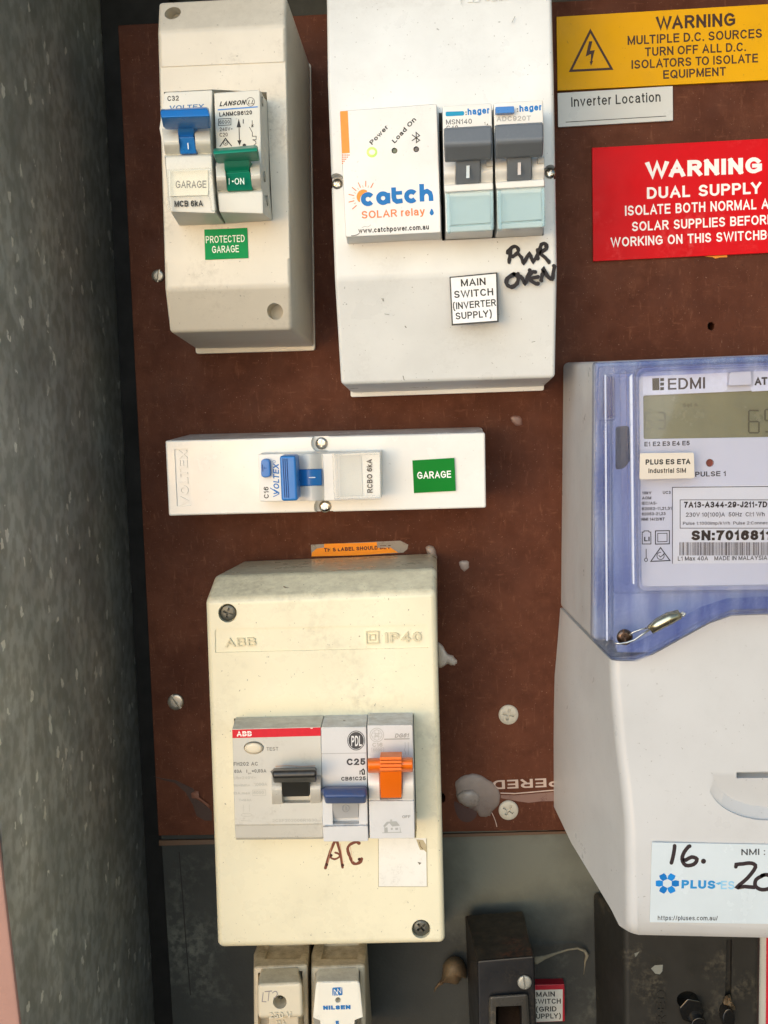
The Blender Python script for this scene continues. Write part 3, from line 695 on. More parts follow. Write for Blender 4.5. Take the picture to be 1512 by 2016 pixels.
rivet(t, cV(1253,240), 84, 1.1, 0); rivet(t, cV(1280,1135), 84, 1.2, 0); rivet(t, cV(1312,1420), 82, 1.2, 0)
ink = Ink(t)
ink.text('LANSON', cV(738,300), cV(1040,278), 9, 88, DK, bold=.03, shear=.35)
ink.ring(*cV(1108,245), 8, 8.5, 1, 88, DK); ink.text('LL', cV(1075,275), cV(1150,272), 8, 88, DK, shear=.3)
ink.line(q(cV, 725,340, 1188,305), 2.6, 88, (70,130,200))
ink.text('LANMCB6120', cV(738,422), cV(1128,395), 8, 88, DK, bold=.03)
ink.line(q(cV, 727,450, 875,443, 875,520, 727,527, 727,450), 1.2, 88, DK)
ink.text('6000', cV(738,510), cV(862,503), 7, 88, DK)
ink.text('240V~', cV(742,595), cV(895,588), 7, 88, DK); ink.text('C20', cV(742,662), cV(838,656), 7.2, 88, DK)
ink.line(q(cV, 745,775, 810,680, 882,770), 2, 88, DK); ink.ring(*cV(812,735), 4.5, 4.5, 1.1, 88, DK); ink.line(q(cV, 800,730, 812,748, 832,720), 1, 88, DK)
ink.line(q(cV, 970,480, 978,760), 1.6, 88, DK); ink.poly(q(cV, 968,445, 995,548, 943,550), 88, DK); ink.poly(q(cV, 978,765, 950,705, 1002,700), 88, DK)
ink.line(q(cV, 1022,455, 1022,500), 1.6, 88, DK)
ink.line(q(cV, 1128,465, 1130,548), 1.1, 88, DK); ink.line(q(cV, 1115,518, 1145,545), 1, 88, DK); ink.line(q(cV, 1145,515, 1115,548), 1, 88, DK)
ink.line(q(cV, 1095,545, 1130,610, 1130,655, 1175,655, 1175,695, 1132,697), 1.1, 88, DK)
ink.line(q(cV, 1140,700, 1168,712, 1175,740, 1150,760), 1.1, 88, DK); ink.poly(disc_px(*cV(1035,765), 3.6), 88, DK)
ink.text('I', cV(852,1232), cV(858,1232), 12.5, 95, (215,232,222)); ink.poly(disc_px(*cV(898,1192), 1.8), 95, (215,232,222))
ink.text('ON', cV(920,1232), cV(1035,1228), 12.5, 95, (215,232,222)); ink.done()
def label_thing(name, label, cat, pts, h, thick, mat, r=0, bev=.08, group=None, base=None):
    t = thing(name, label, cat, center(pts, base if base is not None else h), group)
    finish('plate', B(prism, rounded(pts, r) if r else pts, h+thick, h), mat, t, bev=bev)
    return t, Ink(t)
t, ink = label_thing('name_label', 'small green label reading PROTECTED GARAGE on the beige enclosure', 'label', q(cB, 655,403, 960,390, 968,605, 662,618), 71.55, .25, plastic('green_label', (0, 150, 84), rough=.45, spec=.12, var=.02), group='green labels')
W_ = (225, 240, 228)
ink.text('PROTECTED', cB(668,500), cB(943,490), 13.5, 71.8, W_); ink.text('GARAGE', cB(712,570), cB(902,563), 13.5, 71.8, W_); ink.done()

# ================================================================== white relay enclosure
t = thing('breaker_enclosure', 'large white enclosure holding the solar relay and two breakers, marked in black pen', 'enclosure', at(880, 500, 0), 'plastic breaker enclosures')
rows = [(641,-130,1084,-150,47), (643,20,1087,5,59), (644.5,162,1090,146,64.4), (659,549,1097,533,64.2), (671,757,1093,743.5,48)]
body = B(profile, rows, 10, None, ((690,774),(1073,761)))
cuts = [hole(q(cU, 20,255, 1262,190, 1273,1716, 60,1776), 64.3, 30),
        hole(disc_px(662,357,16), 64.3, 57), hole(disc_px(1085,339,15), 64.3, 57)]
finish('cover', body, P_white, t, bev=1.6, seg=3, cut=cuts, ang=14)
finish('base', B(prism, rounded([(686,-60),(1075,-70),(1071,769),(690,782)], 5), 10.2, 0), P_white, t, bev=1)
finish('pocket', B(prism, q(cU, 25,230, 1260,155, 1273,1713, 64,1780), 31, 29), M_slot, t)
screw_part(t, 664, 362, 57, 10.5, 'cross', 40, M_chrome); screw_part(t, 1083, 341, 57, 10.5, 'cross', 20, M_chrome)
def emboss(parent, name, mat, fn, solid=.35):
    k = Ink(parent, name); fn(k, mat); return k.done(solid=solid)
def f(k, m):
    h = 58.5
    k.line([(906,-30),(906,3),(907,9),(911,14)], 1.6, h+.2, m)
    k.line([(1075,-30),(1075,2)], 1.5, h, m)
    for a in ((921,4.5,930,4),(930,4,931,-8),(934,4,943,3.5),(943,3.5,944,-8),(956,1,961,0),(961,0,964,-6),(968,1.5,976,1),(976,1,979,-6),(985,0,990,-1),(994,-1,1000,-2)):
        k.line([a[:2], a[2:]], 1.6, h, m)
emboss(t, 'embossed_mark', P_white, f, .5)
MK = (24, 20, 26)
ink = Ink(t, 'handwriting'); w = 7.2
ink.line(dense(q(cD, 1172,432, 1176,395, 1184,345))[:7], w, 64.7, MK)
ink.line(dense(q(cD, 1162,372, 1185,340, 1215,332, 1230,355, 1215,380, 1185,395))[:16], w, 64.7, MK)
ink.line(dense(q(cD, 1228,362, 1250,400, 1262,435, 1298,378, 1322,425, 1348,352))[:16], w, 64.7, MK)
ink.line(dense(q(cD, 1350,405, 1362,360, 1372,320, 1398,315, 1402,345, 1368,372, 1395,400, 1420,432))[:22], w*1.05, 64.7, MK)
ink.line(dense(q(cD, 1200,505, 1162,530, 1158,565, 1188,583, 1222,560, 1228,520, 1200,500))[:19], w*1.1, 64.7, MK)
ink.line(dense(q(cD, 1228,500, 1255,530, 1270,562, 1288,520, 1300,478))[:13], w*1.1, 64.7, MK)
ink.line(dense(q(cD, 1335,490, 1300,505, 1305,540, 1350,562))[:10], w*1.1, 64.7, MK)
ink.line(q(cD, 1300,530, 1352,520), w, 64.7, MK)
ink.line(dense(q(cD, 1375,545, 1380,505, 1388,475, 1410,515, 1440,535, 1446,495, 1450,452))[:19], w*1.15, 64.7, MK)
ink.done()
for a in ((388,640,392,668,3.0),(380,655,398,652,2.0),(400,750,430,755,1.4),(528,826,534,834,2.4),(515,1135,522,1160,2),(1312,925,1335,920,1.4)):
    ink = Ink(t, 'scuff'); ink.line([cD(a[0],a[1]), cD(a[2],a[3])], a[4]*.8, 61, (120,120,114)); ink.done()
ink = Ink(t, 'scuff'); ink.line(dense(q(cC, 1190,140, 1205,110, 1215,90))[:5], 1.2, 61.5, (150,150,144)); ink.done()
# relay module
t = thing('relay_module', 'white solar relay module with orange stripe, status lights and blue logo', 'relay', at(775, 350, 0))
fr = [cX(58,186), cX(1300,92), cX(1355,1742), cX(135,1802)]
bm = newbm(); loft(bm, [loop_pts(fr, 82), [at(*cX(75,215), 60), at(*cX(1305,130), 60), at(*cX(1362,1845), 60), at(*cX(155,1910), 60)]])
hl = [hole(disc_px(*cX(x, y), 5.8), 82, 79.5) for x, y in ((758,693),(1037,675))]
finish('housing', bm, P_mod, t, bev=.6, cut=hl)
ink = Ink(t); OR = (240,146,62); ORT = (222,124,70); BL = (0,108,178)
ink.poly(q(cX, 62,190, 160,183, 186,722, 86,730), 82, OR)
for r_, n_ in ((0,5),(1,4),(2,3),(3,2),(4,1)):
    for k in range(n_):
        x, y = 92+k*21, 750+r_*27
        ink.poly(q(cX, x-7,y-7, x+7,y-8, x+7,y+7, x-7,y+8), 82, ORT)
ink.text('Power', cX(472,622), cX(682,402), 8.6, 82, DK, bold=.012); ink.text('Load On', cX(762,602), cX(1040,302), 8.8, 82, DK, bold=.012)
ink.line(q(cX, 985,492, 1080,560, 1040,590, 1035,460, 1080,500, 985,565), 1.7, 82, DK)
# sun logo
for k, a in enumerate(range(100, 262, 13)):
    a_ = math.radians(a-55); r0, r1 = (112, 158) if k % 2 == 0 else (105, 128)
    a_ = math.radians(62+k*13.2)
    c0 = (385, 1300); L0, L1 = (150, 215) if k % 2 == 0 else (135, 165)
    ink.line([cX(c0[0]+L0*math.cos(a_), c0[1]-L0*math.sin(a_)), cX(c0[0]+L1*math.cos(a_), c0[1]-L1*math.sin(a_))], 1.7 if k % 2 == 0 else .8, 82, ORT)
arc = lambda cx, cy, r, a0, a1, n=14: [cX(cx+r*math.cos(math.radians(a0+(a1-a0)*i/n)), cy-r*math.sin(math.radians(a0+(a1-a0)*i/n))) for i in range(n+1)]
ink.line(arc(385,1300,88,75,215), [2,4,6,7.5,8.5,9,9.2,9,8.5,8,7.5,6.5,5,3.5,2], 82, OR, cap=False)
bw = 9.2
ink.line(arc(418,1315,60,38,322), bw, 82, BL, cap=False)
ink.line(arc(612,1302,58,0,360,20), bw, 82, BL); ink.line([cX(672,1235), cX(676,1370)], bw, 82, BL, cap=False)
ink.line([cX(746,1165), cX(750,1290)]+[cX(760,1325), cX(790,1345), cX(862,1335)], bw, 82, BL, cap=False); ink.line([cX(722,1240), cX(855,1232)], bw*.8, 82, BL, cap=False)
ink.line(arc(972,1278,60,38,322), bw, 82, BL, cap=False)
ink.line([cX(1105,1120), cX(1112,1345)], bw, 82, BL, cap=False); ink.line([cX(1112,1262), cX(1135,1225), cX(1175,1212), cX(1212,1235), cX(1225,1275), cX(1228,1338)], bw, 82, BL, cap=False)
ink.text('SOLAR relay', cX(340,1565), cX(1148,1518), 14.5, 82, ORT, bold=.008)
ink.poly(dense(q(cX, 1235,1435, 1258,1475, 1262,1500, 1235,1524, 1210,1500, 1213,1475)), 82, BL)
ink.text('www.catchpower.com.au', cX(300,1752), cX(1200,1702), 9.6, 82, DK, bold=.022)
ink.line(dense(q(cX, 205,1782, 270,1775, 305,1750))[:7], 1.4, 82, (70,70,68)); ink.line(dense(q(cX, 340,1680, 380,1665, 420,1670, 450,1640))[:10], .8, 82, (150,150,148)); ink.done()
finish('light', B(prism, disc_px(*cX(758,693), 5.2), 81.2, 79), plastic('led_off_green', (104,110,86), rough=.3), t, bev=.4)
finish('light', B(prism, disc_px(*cX(1037,675), 5.2), 81.2, 79), plastic('led_off', (104,98,96), rough=.3), t, bev=.4)
def led_mat():
    m = bpy.data.materials.new('lit_led'); m.use_nodes = True; b = m.node_tree.nodes['Principled BSDF']
    n = m.node_tree.nodes.new('ShaderNodeTexNoise'); n.inputs['Scale'].default_value = 800
    m.node_tree.links.new(n.outputs['Fac'], b.inputs['Roughness'])
    b.inputs['Base Color'].default_value = (.7, 1, .4, 1); b.inputs['Emission Color'].default_value = (.62, 1, .25, 1); b.inputs['Emission Strength'].default_value = 5
    return m
def glow(name, col, power):
    m = bpy.data.materials.new(name); m.use_nodes = True; b = m.node_tree.nodes['Principled BSDF']
    n = m.node_tree.nodes.new('ShaderNodeTexNoise'); n.inputs['Scale'].default_value = 800
    m.node_tree.links.new(n.outputs['Fac'], b.inputs['Roughness'])
    b.inputs['Base Color'].default_value = (.3, .5, .15, 1); b.inputs['Emission Color'].default_value = col+(1,); b.inputs['Emission Strength'].default_value = power
    return m
bm = newbm(); loft(bm, [loop_pts(disc_px(*cX(470,713), 10.5*math.cos(a)), 82.0+.5*math.sin(a)) for a in (0, .5, 1.0, 1.3)])
lens = finish('light', bm, glow('led_halo', (.33, .8, .07), .95), t, label='glowing green power light with its halo as a disc')  # wide emissive disc stands in for the green halo around the light
bm = newbm(); loft(bm, [loop_pts(disc_px(*cX(472,713), 6.2*math.cos(a), 5.2*math.cos(a)), 82.4+1.0*math.sin(a)) for a in (0, .35, .7, 1.05, 1.35)])
o = finish('lit_core', bm, glow('led_core', (.75, 1, .4), 1.3), lens)
for p in o.data.polygons: p.use_smooth = True

# the two grey-toggle breakers
def hager(label, dx, dy, code, btn, c):
    S = lambda x, y: c(x+dx, y+dy)
    t = thing('circuit_breaker', label, 'circuit breaker', at(*S(370, 900), 0), 'circuit breakers')
    rows = [face_row(S, 66,175, 652,138, 83.5), face_row(S, 80,835, 668,805, 83.5), face_row(S, 85,1112, 668,1080, 83.5), face_row(S, 86,1120, 670,1084, 86.5),
            face_row(S, 95,1200, 672,1168, 86.5), face_row(S, 98,1212, 672,1175, 84.5), face_row(S, 108,1680, 668,1650, 84.5), face_row(S, 100,1765, 662,1740, 64.4)]
    finish('body', profile(newbm(), rows, 32), P_mcbw, t, bev=.5)
    finish('drum', B(bulge, S(80,838), S(226,828), S(86,1112), S(224,1104), 83.5, 87, 82), P_mcbw, t, bev=.3)
    finish('drum', B(bulge, S(518,815), S(668,803), S(518,1095), S(668,1080), 83.5, 87, 82), P_mcbw, t, bev=.3)
    finish('notch', B(prism, q(S, 590,818, 668,812, 668,892, 590,898), 87.4, 84), plastic('notch_grey', (176,178,176), rough=.5), t, bev=.2)
    tg = finish('toggle', B(profile, [face_row(S, 82,436, 655,403, 92), face_row(S, 82,450, 655,420, 97.5), face_row(S, 84,612, 656,590, 100), face_row(S, 86,660, 656,636, 99.5), face_row(S, 92,832, 656,800, 93.5)], 90.5), P_grey, t, bev=.9, seg=3)
    finish('stem', B(profile, [face_row(S, 230,800, 516,790, 92), face_row(S, 229,960, 515,948, 89.5), face_row(S, 228,1106, 514,1088, 86)], 83), P_grey, tg, bev=.25)
    finish('paper_label', B(prism, q(S, 150,1255, 625,1235, 640,1560, 165,1590), 85.2, 84.5), plastic('pale_card', (213,220,219), rough=.6), t)
    fr_ = rounded(q(S, 98,1210, 672,1172, 684,1640, 640,1652, 150,1672, 116,1700), 1.5)
    finish('label_window', B(prism, fr_, 89.5, 86.6), C_aqua, t, bev=.5)
    finish('window_rim', B(prism, q(S, 150,1598, 640,1565, 640,1580, 150,1615), 90.4, 89.6), C_aqua, t, bev=.2)
    finish('window_rim', B(prism, q(S, 112,1215, 150,1213, 165,1690, 128,1700), 90.4, 89.6), C_aqua, t, bev=.2)
    finish('window_rim', B(prism, q(S, 632,1182, 668,1178, 682,1640, 645,1648), 90.4, 89.6), C_aqua, t, bev=.2)
    ink = Ink(t); T = (0,140,182)
    if btn:
        finish('test_button', B(prism, rounded(q(S, 86,222, 306,212, 312,290, 88,300), 2), 86.5, 83), P_blue, t, bev=.5)
    else:
        ink.poly(rounded(q(S, 103,242, 326,234, 328,286, 105,298), 3.5), 83.5, T)
    ink.text(':', S(342,282), S(356,281), 9, 83.5, (60,70,76), bold=.04)
    ink.text('hager', S(368 if not btn else 373,282), S(628 if not btn else 636,262), 12.5, 83.5, (0,112,184), bold=.03)
    ink.text(code, S(110 if not btn else 100,396), S(418 if not btn else 508,384), 9.6 if not btn else 9.5, 83.5, (95,98,100) if not btn else (168,170,170), bold=.0 if not btn else .02)
    if not btn:
        ink.text('C40', S(114,462), S(255,455), 8.5, 83.5, (95,98,100)); ink.text('1', S(565,400), S(578,400), 6, 83.5, (90,90,90)); ink.poly(q(S, 590,402, 602,380, 614,400), 83.5, (90,90,90))
    hi = 91
    ink.poly(q(S, 352,885, 390,882, 388,1030, 350,1034), hi, (196,208,214) if not btn else (200,194,192)); ink.done()
hager('white breaker with a plain wide grey toggle beside the solar relay module', 0, 0, 'MSN140', False, cU)
hager('white breaker with a small blue test button above its grey toggle', 0, 0, 'ADC920T', True, lambda x, y: cU(x+612-(16 if y > 1700 else 0), y-38+(12 if y > 1700 else 0)))
t, ink = label_thing('engraved_sign', 'white engraved plate with black edge reading MAIN SWITCH (INVERTER SUPPLY)', 'sign', q(cD, 803,520, 1100,491, 1108,800, 817,822), 64.3, 1.6, plastic('black_laminate', (30,30,34), rough=.35), bev=.1)
ink.poly(q(cD, 811,527, 1091,501, 1098,791, 825,811), 65.9, (228,230,232))
for s, a, b_, c_ in (('MAIN', (875,580), (1028,570), 14), ('SWITCH', (833,652), (1075,634), 14), ('(INVERTER', (826,723), (1092,700), 13.5), ('SUPPLY)', (842,785), (1066,768), 13.5)):
    ink.text(s, cD(*a), cD(*b_), c_, 65.95, DK, bold=.01)
ink.done()
# ================================================================== long white horizontal enclosure
t = thing('breaker_enclosure', 'long low horizontal glossy white enclosure with one breaker in the middle', 'enclosure', at(640, 935, 0), 'plastic breaker enclosures')
top = [(325,867.5,48.5),(468,864,50.2),(632,859,50.6),(803,856,50.2),(955,851.5,49)]
bot = [(332,1016,48.5),(470,1012,50.2),(638,1008,50.6),(805,1004,50.2),(957,1000,49)]
def horiz(top, bot, h0, tb=None, bb=None):
    bm = newbm(); T = [at(*p) for p in top]; Bo = [at(*p) for p in bot]
    bk = lambda p: Vector((p.x, -h0/1000, p.z))
    T = [bk(T[0])]+T+[bk(T[-1])]; Bo = [bk(Bo[0])]+Bo+[bk(Bo[-1])]
    return loft(bm, [T, Bo])
cuts = [hole(disc_px(632, 872, 20), 50.6, 45.5), hole(disc_px(638, 998, 20), 50.6, 45.5),
        hole(q(cH, 150,220, 1396,194, 1402,700, 150,728), 50.4, 20), hole(rounded(q(cG, 95,188, 158,185, 172,435, 107,438), 2), 49, 47.9)]
finish('cover', horiz(top, bot, 3), P_gloss, t, bev=.8, seg=3, cut=cuts, ang=20)
finish('base', B(prism, rounded([(384,856),(950,842.5),(951,985),(388,992)], 5), 5, 0), P_gloss, t, bev=.8)
finish('pocket', B(prism, q(cH, 105,226, 1390,200, 1398,704, 120,732), 21, 19), M_slot, t)
screw_part(t, 633, 873, 45.5, 12, 'cross', 5, M_chrome); screw_part(t, 640, 997, 45.5, 12, 'cross', 35, M_chrome)
emboss(t, 'embossed_name', P_gloss, lambda k, m: k.text('VOLTEX', cG(160,432), cG(152,192), 16.5, 47.9, m, bold=.01), .5)
t = thing('circuit_breaker', 'white breaker lying sideways with a grooved blue toggle and clear window in the long enclosure', 'circuit breaker', at(630, 938, 0), 'circuit breakers')
Tt = [(*cH(95,241),61.5),(*cH(500,232),61.5),(*cH(505,232),61.5),(*cH(780,232),61.5),(*cH(785,232),64),(*cH(1400,214),64)]
Bt = [(*cH(116,742),61.5),(*cH(520,738),61.5),(*cH(525,738),61.5),(*cH(800,735),61.5),(*cH(805,735),64),(*cH(1406,716),64)]
finish('body', horiz(Tt, Bt, 22), P_mcbw, t, bev=.4)
def vbulge(bm, T0, T1, B0, B1, h0, hm, back, n=8):
    Ls, Rs = [], []
    for i in range(n+1):
        tt = i/n; h = h0+(hm-h0)*math.sin(math.pi*tt)
        Ls.append(at(T0[0]+(T1[0]-T0[0])*tt, T0[1]+(T1[1]-T0[1])*tt, h)); Rs.append(at(B0[0]+(B1[0]-B0[0])*tt, B0[1]+(B1[1]-B0[1])*tt, h))
    for S in (Ls, Rs): S.insert(0, Vector((S[0].x, -back/1000, S[0].z))); S.append(Vector((S[-1].x, -back/1000, S[-1].z)))
    return loft(bm, [Ls, Rs])
finish('drum', B(vbulge, cH(500,240), cH(776,234), cH(508,402), cH(780,395), 61.5, 67, 60), P_mcbw, t, bev=.3)
finish('drum', B(vbulge, cH(516,578), cH(795,570), cH(530,738), cH(800,735), 61.5, 67, 60), P_mcbw, t, bev=.3)
bar = prism(newbm(), q(cH, 325,258, 497,256, 518,733, 345,738), 77, 66)
gv = [hole(q(cH, x,285, x+11,285, x+32,700, x+21,700), 77, 76.0) for x in (357, 378, 399)]
tg = finish('toggle', bar, P_blue, t, bev=.9, seg=3, cut=gv)
finish('stem', B(vbulge, cH(495,402), cH(770,398), cH(508,578), cH(775,572), 64, 66.8, 60), P_blue, tg, bev=.3)
finish('test_button', B(prism, rounded(q(cH, 124,292, 222,290, 230,486, 128,488), 8, 5), 64.5, 61), P_blue, t, bev=.6)
finish('label_window', B(prism, rounded(q(cH, 885,238, 1205,222, 1390,215, 1396,705, 1210,716, 905,722), 2), 69.5, 64.6), C_clear, t, bev=.5)
finish('window_rim', B(prism, q(cH, 905,234, 1385,216, 1386,240, 905,262), 70.4, 69.6), C_clear, t, bev=.2)
finish('window_rim', B(prism, q(cH, 915,690, 1392,675, 1394,703, 915,718), 70.4, 69.6), C_clear, t, bev=.2)
finish('window_rim', B(prism, q(cH, 885,240, 935,238, 955,715, 905,720), 70.4, 69.6), C_clear, t, bev=.2)
finish('paper_label', B(prism, q(cH, 960,262, 1195,255, 1210,680, 975,690), 64.35, 64), plastic('grey_card', (214,216,212), rough=.5), t)
ink = Ink(t)
ink.text('C16', cH(212,708), cH(208,585), 9.5, 61.5, DK, bold=.01)
ink.text('VOLTEX', cH(325,672), cH(318,345), 11.5, 61.5, (40,110,180), bold=.02, shear=.15); ink.line(q(cH, 228,598, 322,660), 1.6, 61.5, (40,110,180)); ink.line(q(cH, 322,660, 262,690), 1.6, 61.5, (40,110,180))
ink.ring(*cH(268,318), 2.6, 2.6, .7, 61.5, (40,110,180))
ink.text('RCBO 6kA', cH(1315,648), cH(1308,292), 10.5, 64.4, (16,16,16), bold=.012)
ink.line(q(cH, 642,487, 702,486), 2.2, 66.9, (215,222,230)); ink.done()
ink = Ink(t, 'button_mark'); ink.text('T', cH(192,400), cH(192,372), 6, 64.6, (24,80,150)); ink.line(q(cH, 143,352, 148,420), 1.6, 64.6, (20,60,120)); ink.done()
t, ink = label_thing('name_label', 'dark green label reading GARAGE on the long horizontal enclosure', 'label', q(cG, 1138,237, 1322,226, 1328,370, 1145,380), 50.0, .7, plastic('dark_green_label', (0,126,40), rough=.45, spec=.12, var=.05), group='green labels')
ink.text('GARAGE', cG(1160,318), cG(1308,312), 14, 50.7, (232,240,232), bold=.01); ink.done()

# ---------------------------------------------------------------- torn orange label
t = thing('torn_label', 'torn orange and grey strip label on the panel above the cream enclosure', 'label', at(700, 1085, 0))
finish('backing', B(prism, q(cG, 694,606, 880,597, 1085,588, 1105,598, 1120,606, 1116,625, 1098,640, 1076,642, 900,652, 697,657), .12, 0), plastic('label_backing', (150,142,134), rough=.3, dirt=.9, scale=400, dirt_rgb=(96,64,52)), t)
ink = Ink(t)
ink.poly(q(cG, 698,640, 720,622, 752,618, 752,602, 820,600, 900,598, 982,594, 984,612, 1040,616, 1075,640, 900,652, 697,657), .12, (255,146,20))
ink.text('THIS LABEL SHOULD BE P', cG(752,637), cG(1046,624), 7.5, .14, (74,30,30), bold=.035); 
for a in ((778,618,790,640),(800,616,818,622),(884,618,893,624),(957,628,966,634),(985,612,1046,618)):
    ink.poly(q(cG, a[0],a[1], a[2],a[1]-1, a[2],a[3], a[0],a[3]+1), .2, (255,150,24) if a[0] < 980 else (150,142,134))
ink.done()

# ================================================================== cream enclosure
t = thing('breaker_enclosure', 'aged cream enclosure with embossed IP40 strip and brown AC handwriting', 'enclosure', at(640, 1480, 0), 'plastic breaker enclosures')
HA = 62
def lerp(a, b, k): return a+(b-a)*k
# rings from back to front so that all four sides carry a draft
front = rounded([(404,1180),(857,1163),(876,1853),(429,1863)], [10,12,12,12], 5)
bm = newbm()
rows = [(472,1107,860,1091,4), (421,1133,861,1119,46), (403.5,1181,858.5,1164,HA), (429,1864,876.5,1855,HA)]
L = [at(r[0],r[1],r[4]) for r in rows]; Rr = [at(r[2],r[3],r[4]) for r in rows]
bk = lambda p: Vector((p.x, 0, p.z))
b0, b1 = bk(L[0]), bk(Rr[0]); b2, b3 = at(444,1842,0), at(868,1832,0)
body = loft(newbm(), [[b0]+L+[b2], [b1]+Rr+[b3]])
cuts = [hole(disc_px(448,1207,18.5), HA, HA-3), hole(disc_px(829,1829,18.5), HA, HA-3),
        hole(q(cN, 112,90, 1418,65, 1440,890, 1436,955, 130,962), HA, 30),
        hole(rounded(q(cM, 125,548, 1342,524, 1350,655, 127,683), [6,6,2,2]), HA, HA-.6)]
finish('cover', body, P_cream, t, bev=2.4, seg=4, cut=cuts, ang=10)
finish('pocket', B(prism, q(cN, 118,94, 1412,68, 1434,960, 124,966), 31, 29), M_slot, t)
screw_part(t, 449, 1206, HA-3, 16.5, 'cross', 15, M_dull, 1.6); screw_part(t, 829, 1826, HA-3, 16.5, 'cross', 50, M_dull, 2.4)
def f(k, m):
    h = HA-.6
    k.text('ABB', cM(188,650), cM(362,642), 17, h, m, space=1.1)
    k.text('IP40', cM(1100,624), cM(1308,618), 19.5, h, m, bold=.02, space=1.25)
    k.line(q(cM, 992,562, 1060,560, 1062,628, 994,630, 992,562), 1.8, h, m); k.line(q(cM, 1010,580, 1042,579, 1043,610, 1011,612, 1010,580), 1.4, h, m)
emboss(t, 'embossed_marking', plastic('worn_cream', (216,208,176), rough=.4, dirt=.5, scale=400), f, .75)
ink = Ink(t, 'handwriting'); BR = (112,62,46)
ink.line(q(cO, 812,45, 786,105, 758,200), 5.6, HA, BR); ink.line(q(cO, 824,45, 842,110, 856,196), 5.6, HA, BR); ink.line(dense(q(cO, 780,130, 810,150, 842,130, 815,112))[:10], 4, HA, BR)
ink.line(dense(q(cO, 950,58, 905,62, 885,90, 898,135, 915,170, 940,175, 965,148))[:19], 6, HA, BR)
for a in ((795,60,770,180),(842,60,862,190),(900,75,915,165)): ink.line([cO(a[0],a[1]), cO(a[2],a[3])], 1.0, HA+.05, (196,150,120))
for x, y in ((765,180),(856,184),(952,150),(790,128)): ink.poly(disc_px(*cO(x,y), 3), HA+.08, (62,26,20))
ink.done()
for a in ((712,336,745,331,1.2),(520,305,548,318,2),(536,310,552,312,1.2)):
    ink = Ink(t, 'scuff'); ink.line([cM(a[0],a[1]), cM(a[2],a[3])], a[4], 56, (84,62,40)); ink.done()
t, ink = label_thing('blank_label', 'blank dirty white paper label right of the AC handwriting', 'label', q(cO, 1060,30, 1336,30, 1341,308, 1061,308), HA+.02, .2, plastic('blank_label', (240,239,232), rough=.3, dirt=.25, scale=300))
ink.poly(q(cO, 1278,36, 1318,40, 1334,66, 1338,112, 1322,98, 1300,96, 1290,72), HA+.22, (176,164,134)); ink.line(q(cO, 1296,50, 1302,76, 1316,92), 1.3, HA+.3, (104,86,60)); ink.poly(q(cO, 1285,165, 1308,170, 1297,182), HA+.22, (110,104,90))
ink.line(q(cO, 1061,32, 1062,307, 1340,307, 1336,32), .9, HA+.22, (150,138,108)); ink.done()

# ---- residual current device
HF = 80
t = thing('residual_current_device', 'wide grey safety switch with red band, test button and black toggle in the cream enclosure', 'safety switch', at(545, 1530, 0))
rows = [face_row(cN, 120,92, 762,78, 64), face_row(cN, 100,166, 743,150, HF), face_row(cN, 118,864, 757,855, HF), face_row(cN, 119,868, 757,859, HF-.5), face_row(cN, 122,958, 760,953, HF-2), face_row(cN, 128,972, 760,966, HF-4)]
cuts = [hole(disc_px(*cN(257,303), 19.8, 12.8), HF, HF-2.2), hole(q(cN, 462,545, 662,545, 668,702, 470,706), HF, HF-3)]
finish('body', profile(newbm(), rows, 31), P_rcd, t, bev=.6, cut=cuts)
bmt = newbm(); rr_ = [loop_pts(disc_px(*cN(257,306), 18.5*k, 11.8*k), HF-2.2+hh) for k, hh in ((1,-1),(1,2.0),(.8,3.0),(.4,3.4))]; loft(bmt, rr_)
finish('test_button', bmt, plastic('worn_button', (226,216,192), rough=.4, dirt=.5, scale=400, dirt_rgb=(150,104,70)), t, bev=.2)
finish('drum', B(bulge, cN(385,500), cN(456,500), cN(388,716), cN(466,712), HF, HF+5.5, HF-1), P_rcd, t, bev=.3)
finish('drum', B(bulge, cN(662,500), cN(742,498), cN(668,708), cN(745,705), HF, HF+5.5, HF-1), P_rcd, t, bev=.3)
tg = finish('toggle', B(profile, [face_row(cN, 388,458, 712,450, HF+6), face_row(cN, 390,470, 713,462, HF+12), face_row(cN, 392,520, 713,512, HF+13), face_row(cN, 396,562, 710,558, HF+8)], HF+4), P_blackt, t, bev=1, seg=3)
finish('stem', B(profile, [face_row(cN, 456,535, 660,530, HF+10), face_row(cN, 460,600, 660,597, HF+6), face_row(cN, 468,660, 660,656, HF+2.5)], HF-2), P_blackt, tg, bev=.3)
ink = Ink(t); GY = (110,110,106); LG = (172,171,163)
ink.poly(q(cN, 100,172, 741,155, 743,216, 102,233), HF, (196,18,40))
ink.text('ABB', cN(134,221), cN(243,219), 10.5, HF+.1, (235,220,216), bold=.04); ink.line(q(cN, 134,201, 243,199), .8, HF+.15, (196,18,40)); ink.poly(q(cN, 668,158, 686,157, 684,164, 670,165), HF+.1, (230,200,196))
ink.text('TEST', cN(350,325), cN(436,323), 7.2, HF, GY)
ink.text('FH202 AC', cN(111,434), cN(288,432), 7.6, HF, GY, bold=.015, gap=1.4)
ink.text('63A', cN(116,486), cN(170,485), 6.8, HF, GY, bold=.015); ink.text('I', cN(204,484), cN(209,484), 6.5, HF, GY); ink.text('Δn', cN(214,494), cN(238,493), 3.5, HF, GY); ink.text('=0,03A', cN(243,483), cN(348,482), 6.8, HF, GY, bold=.02)
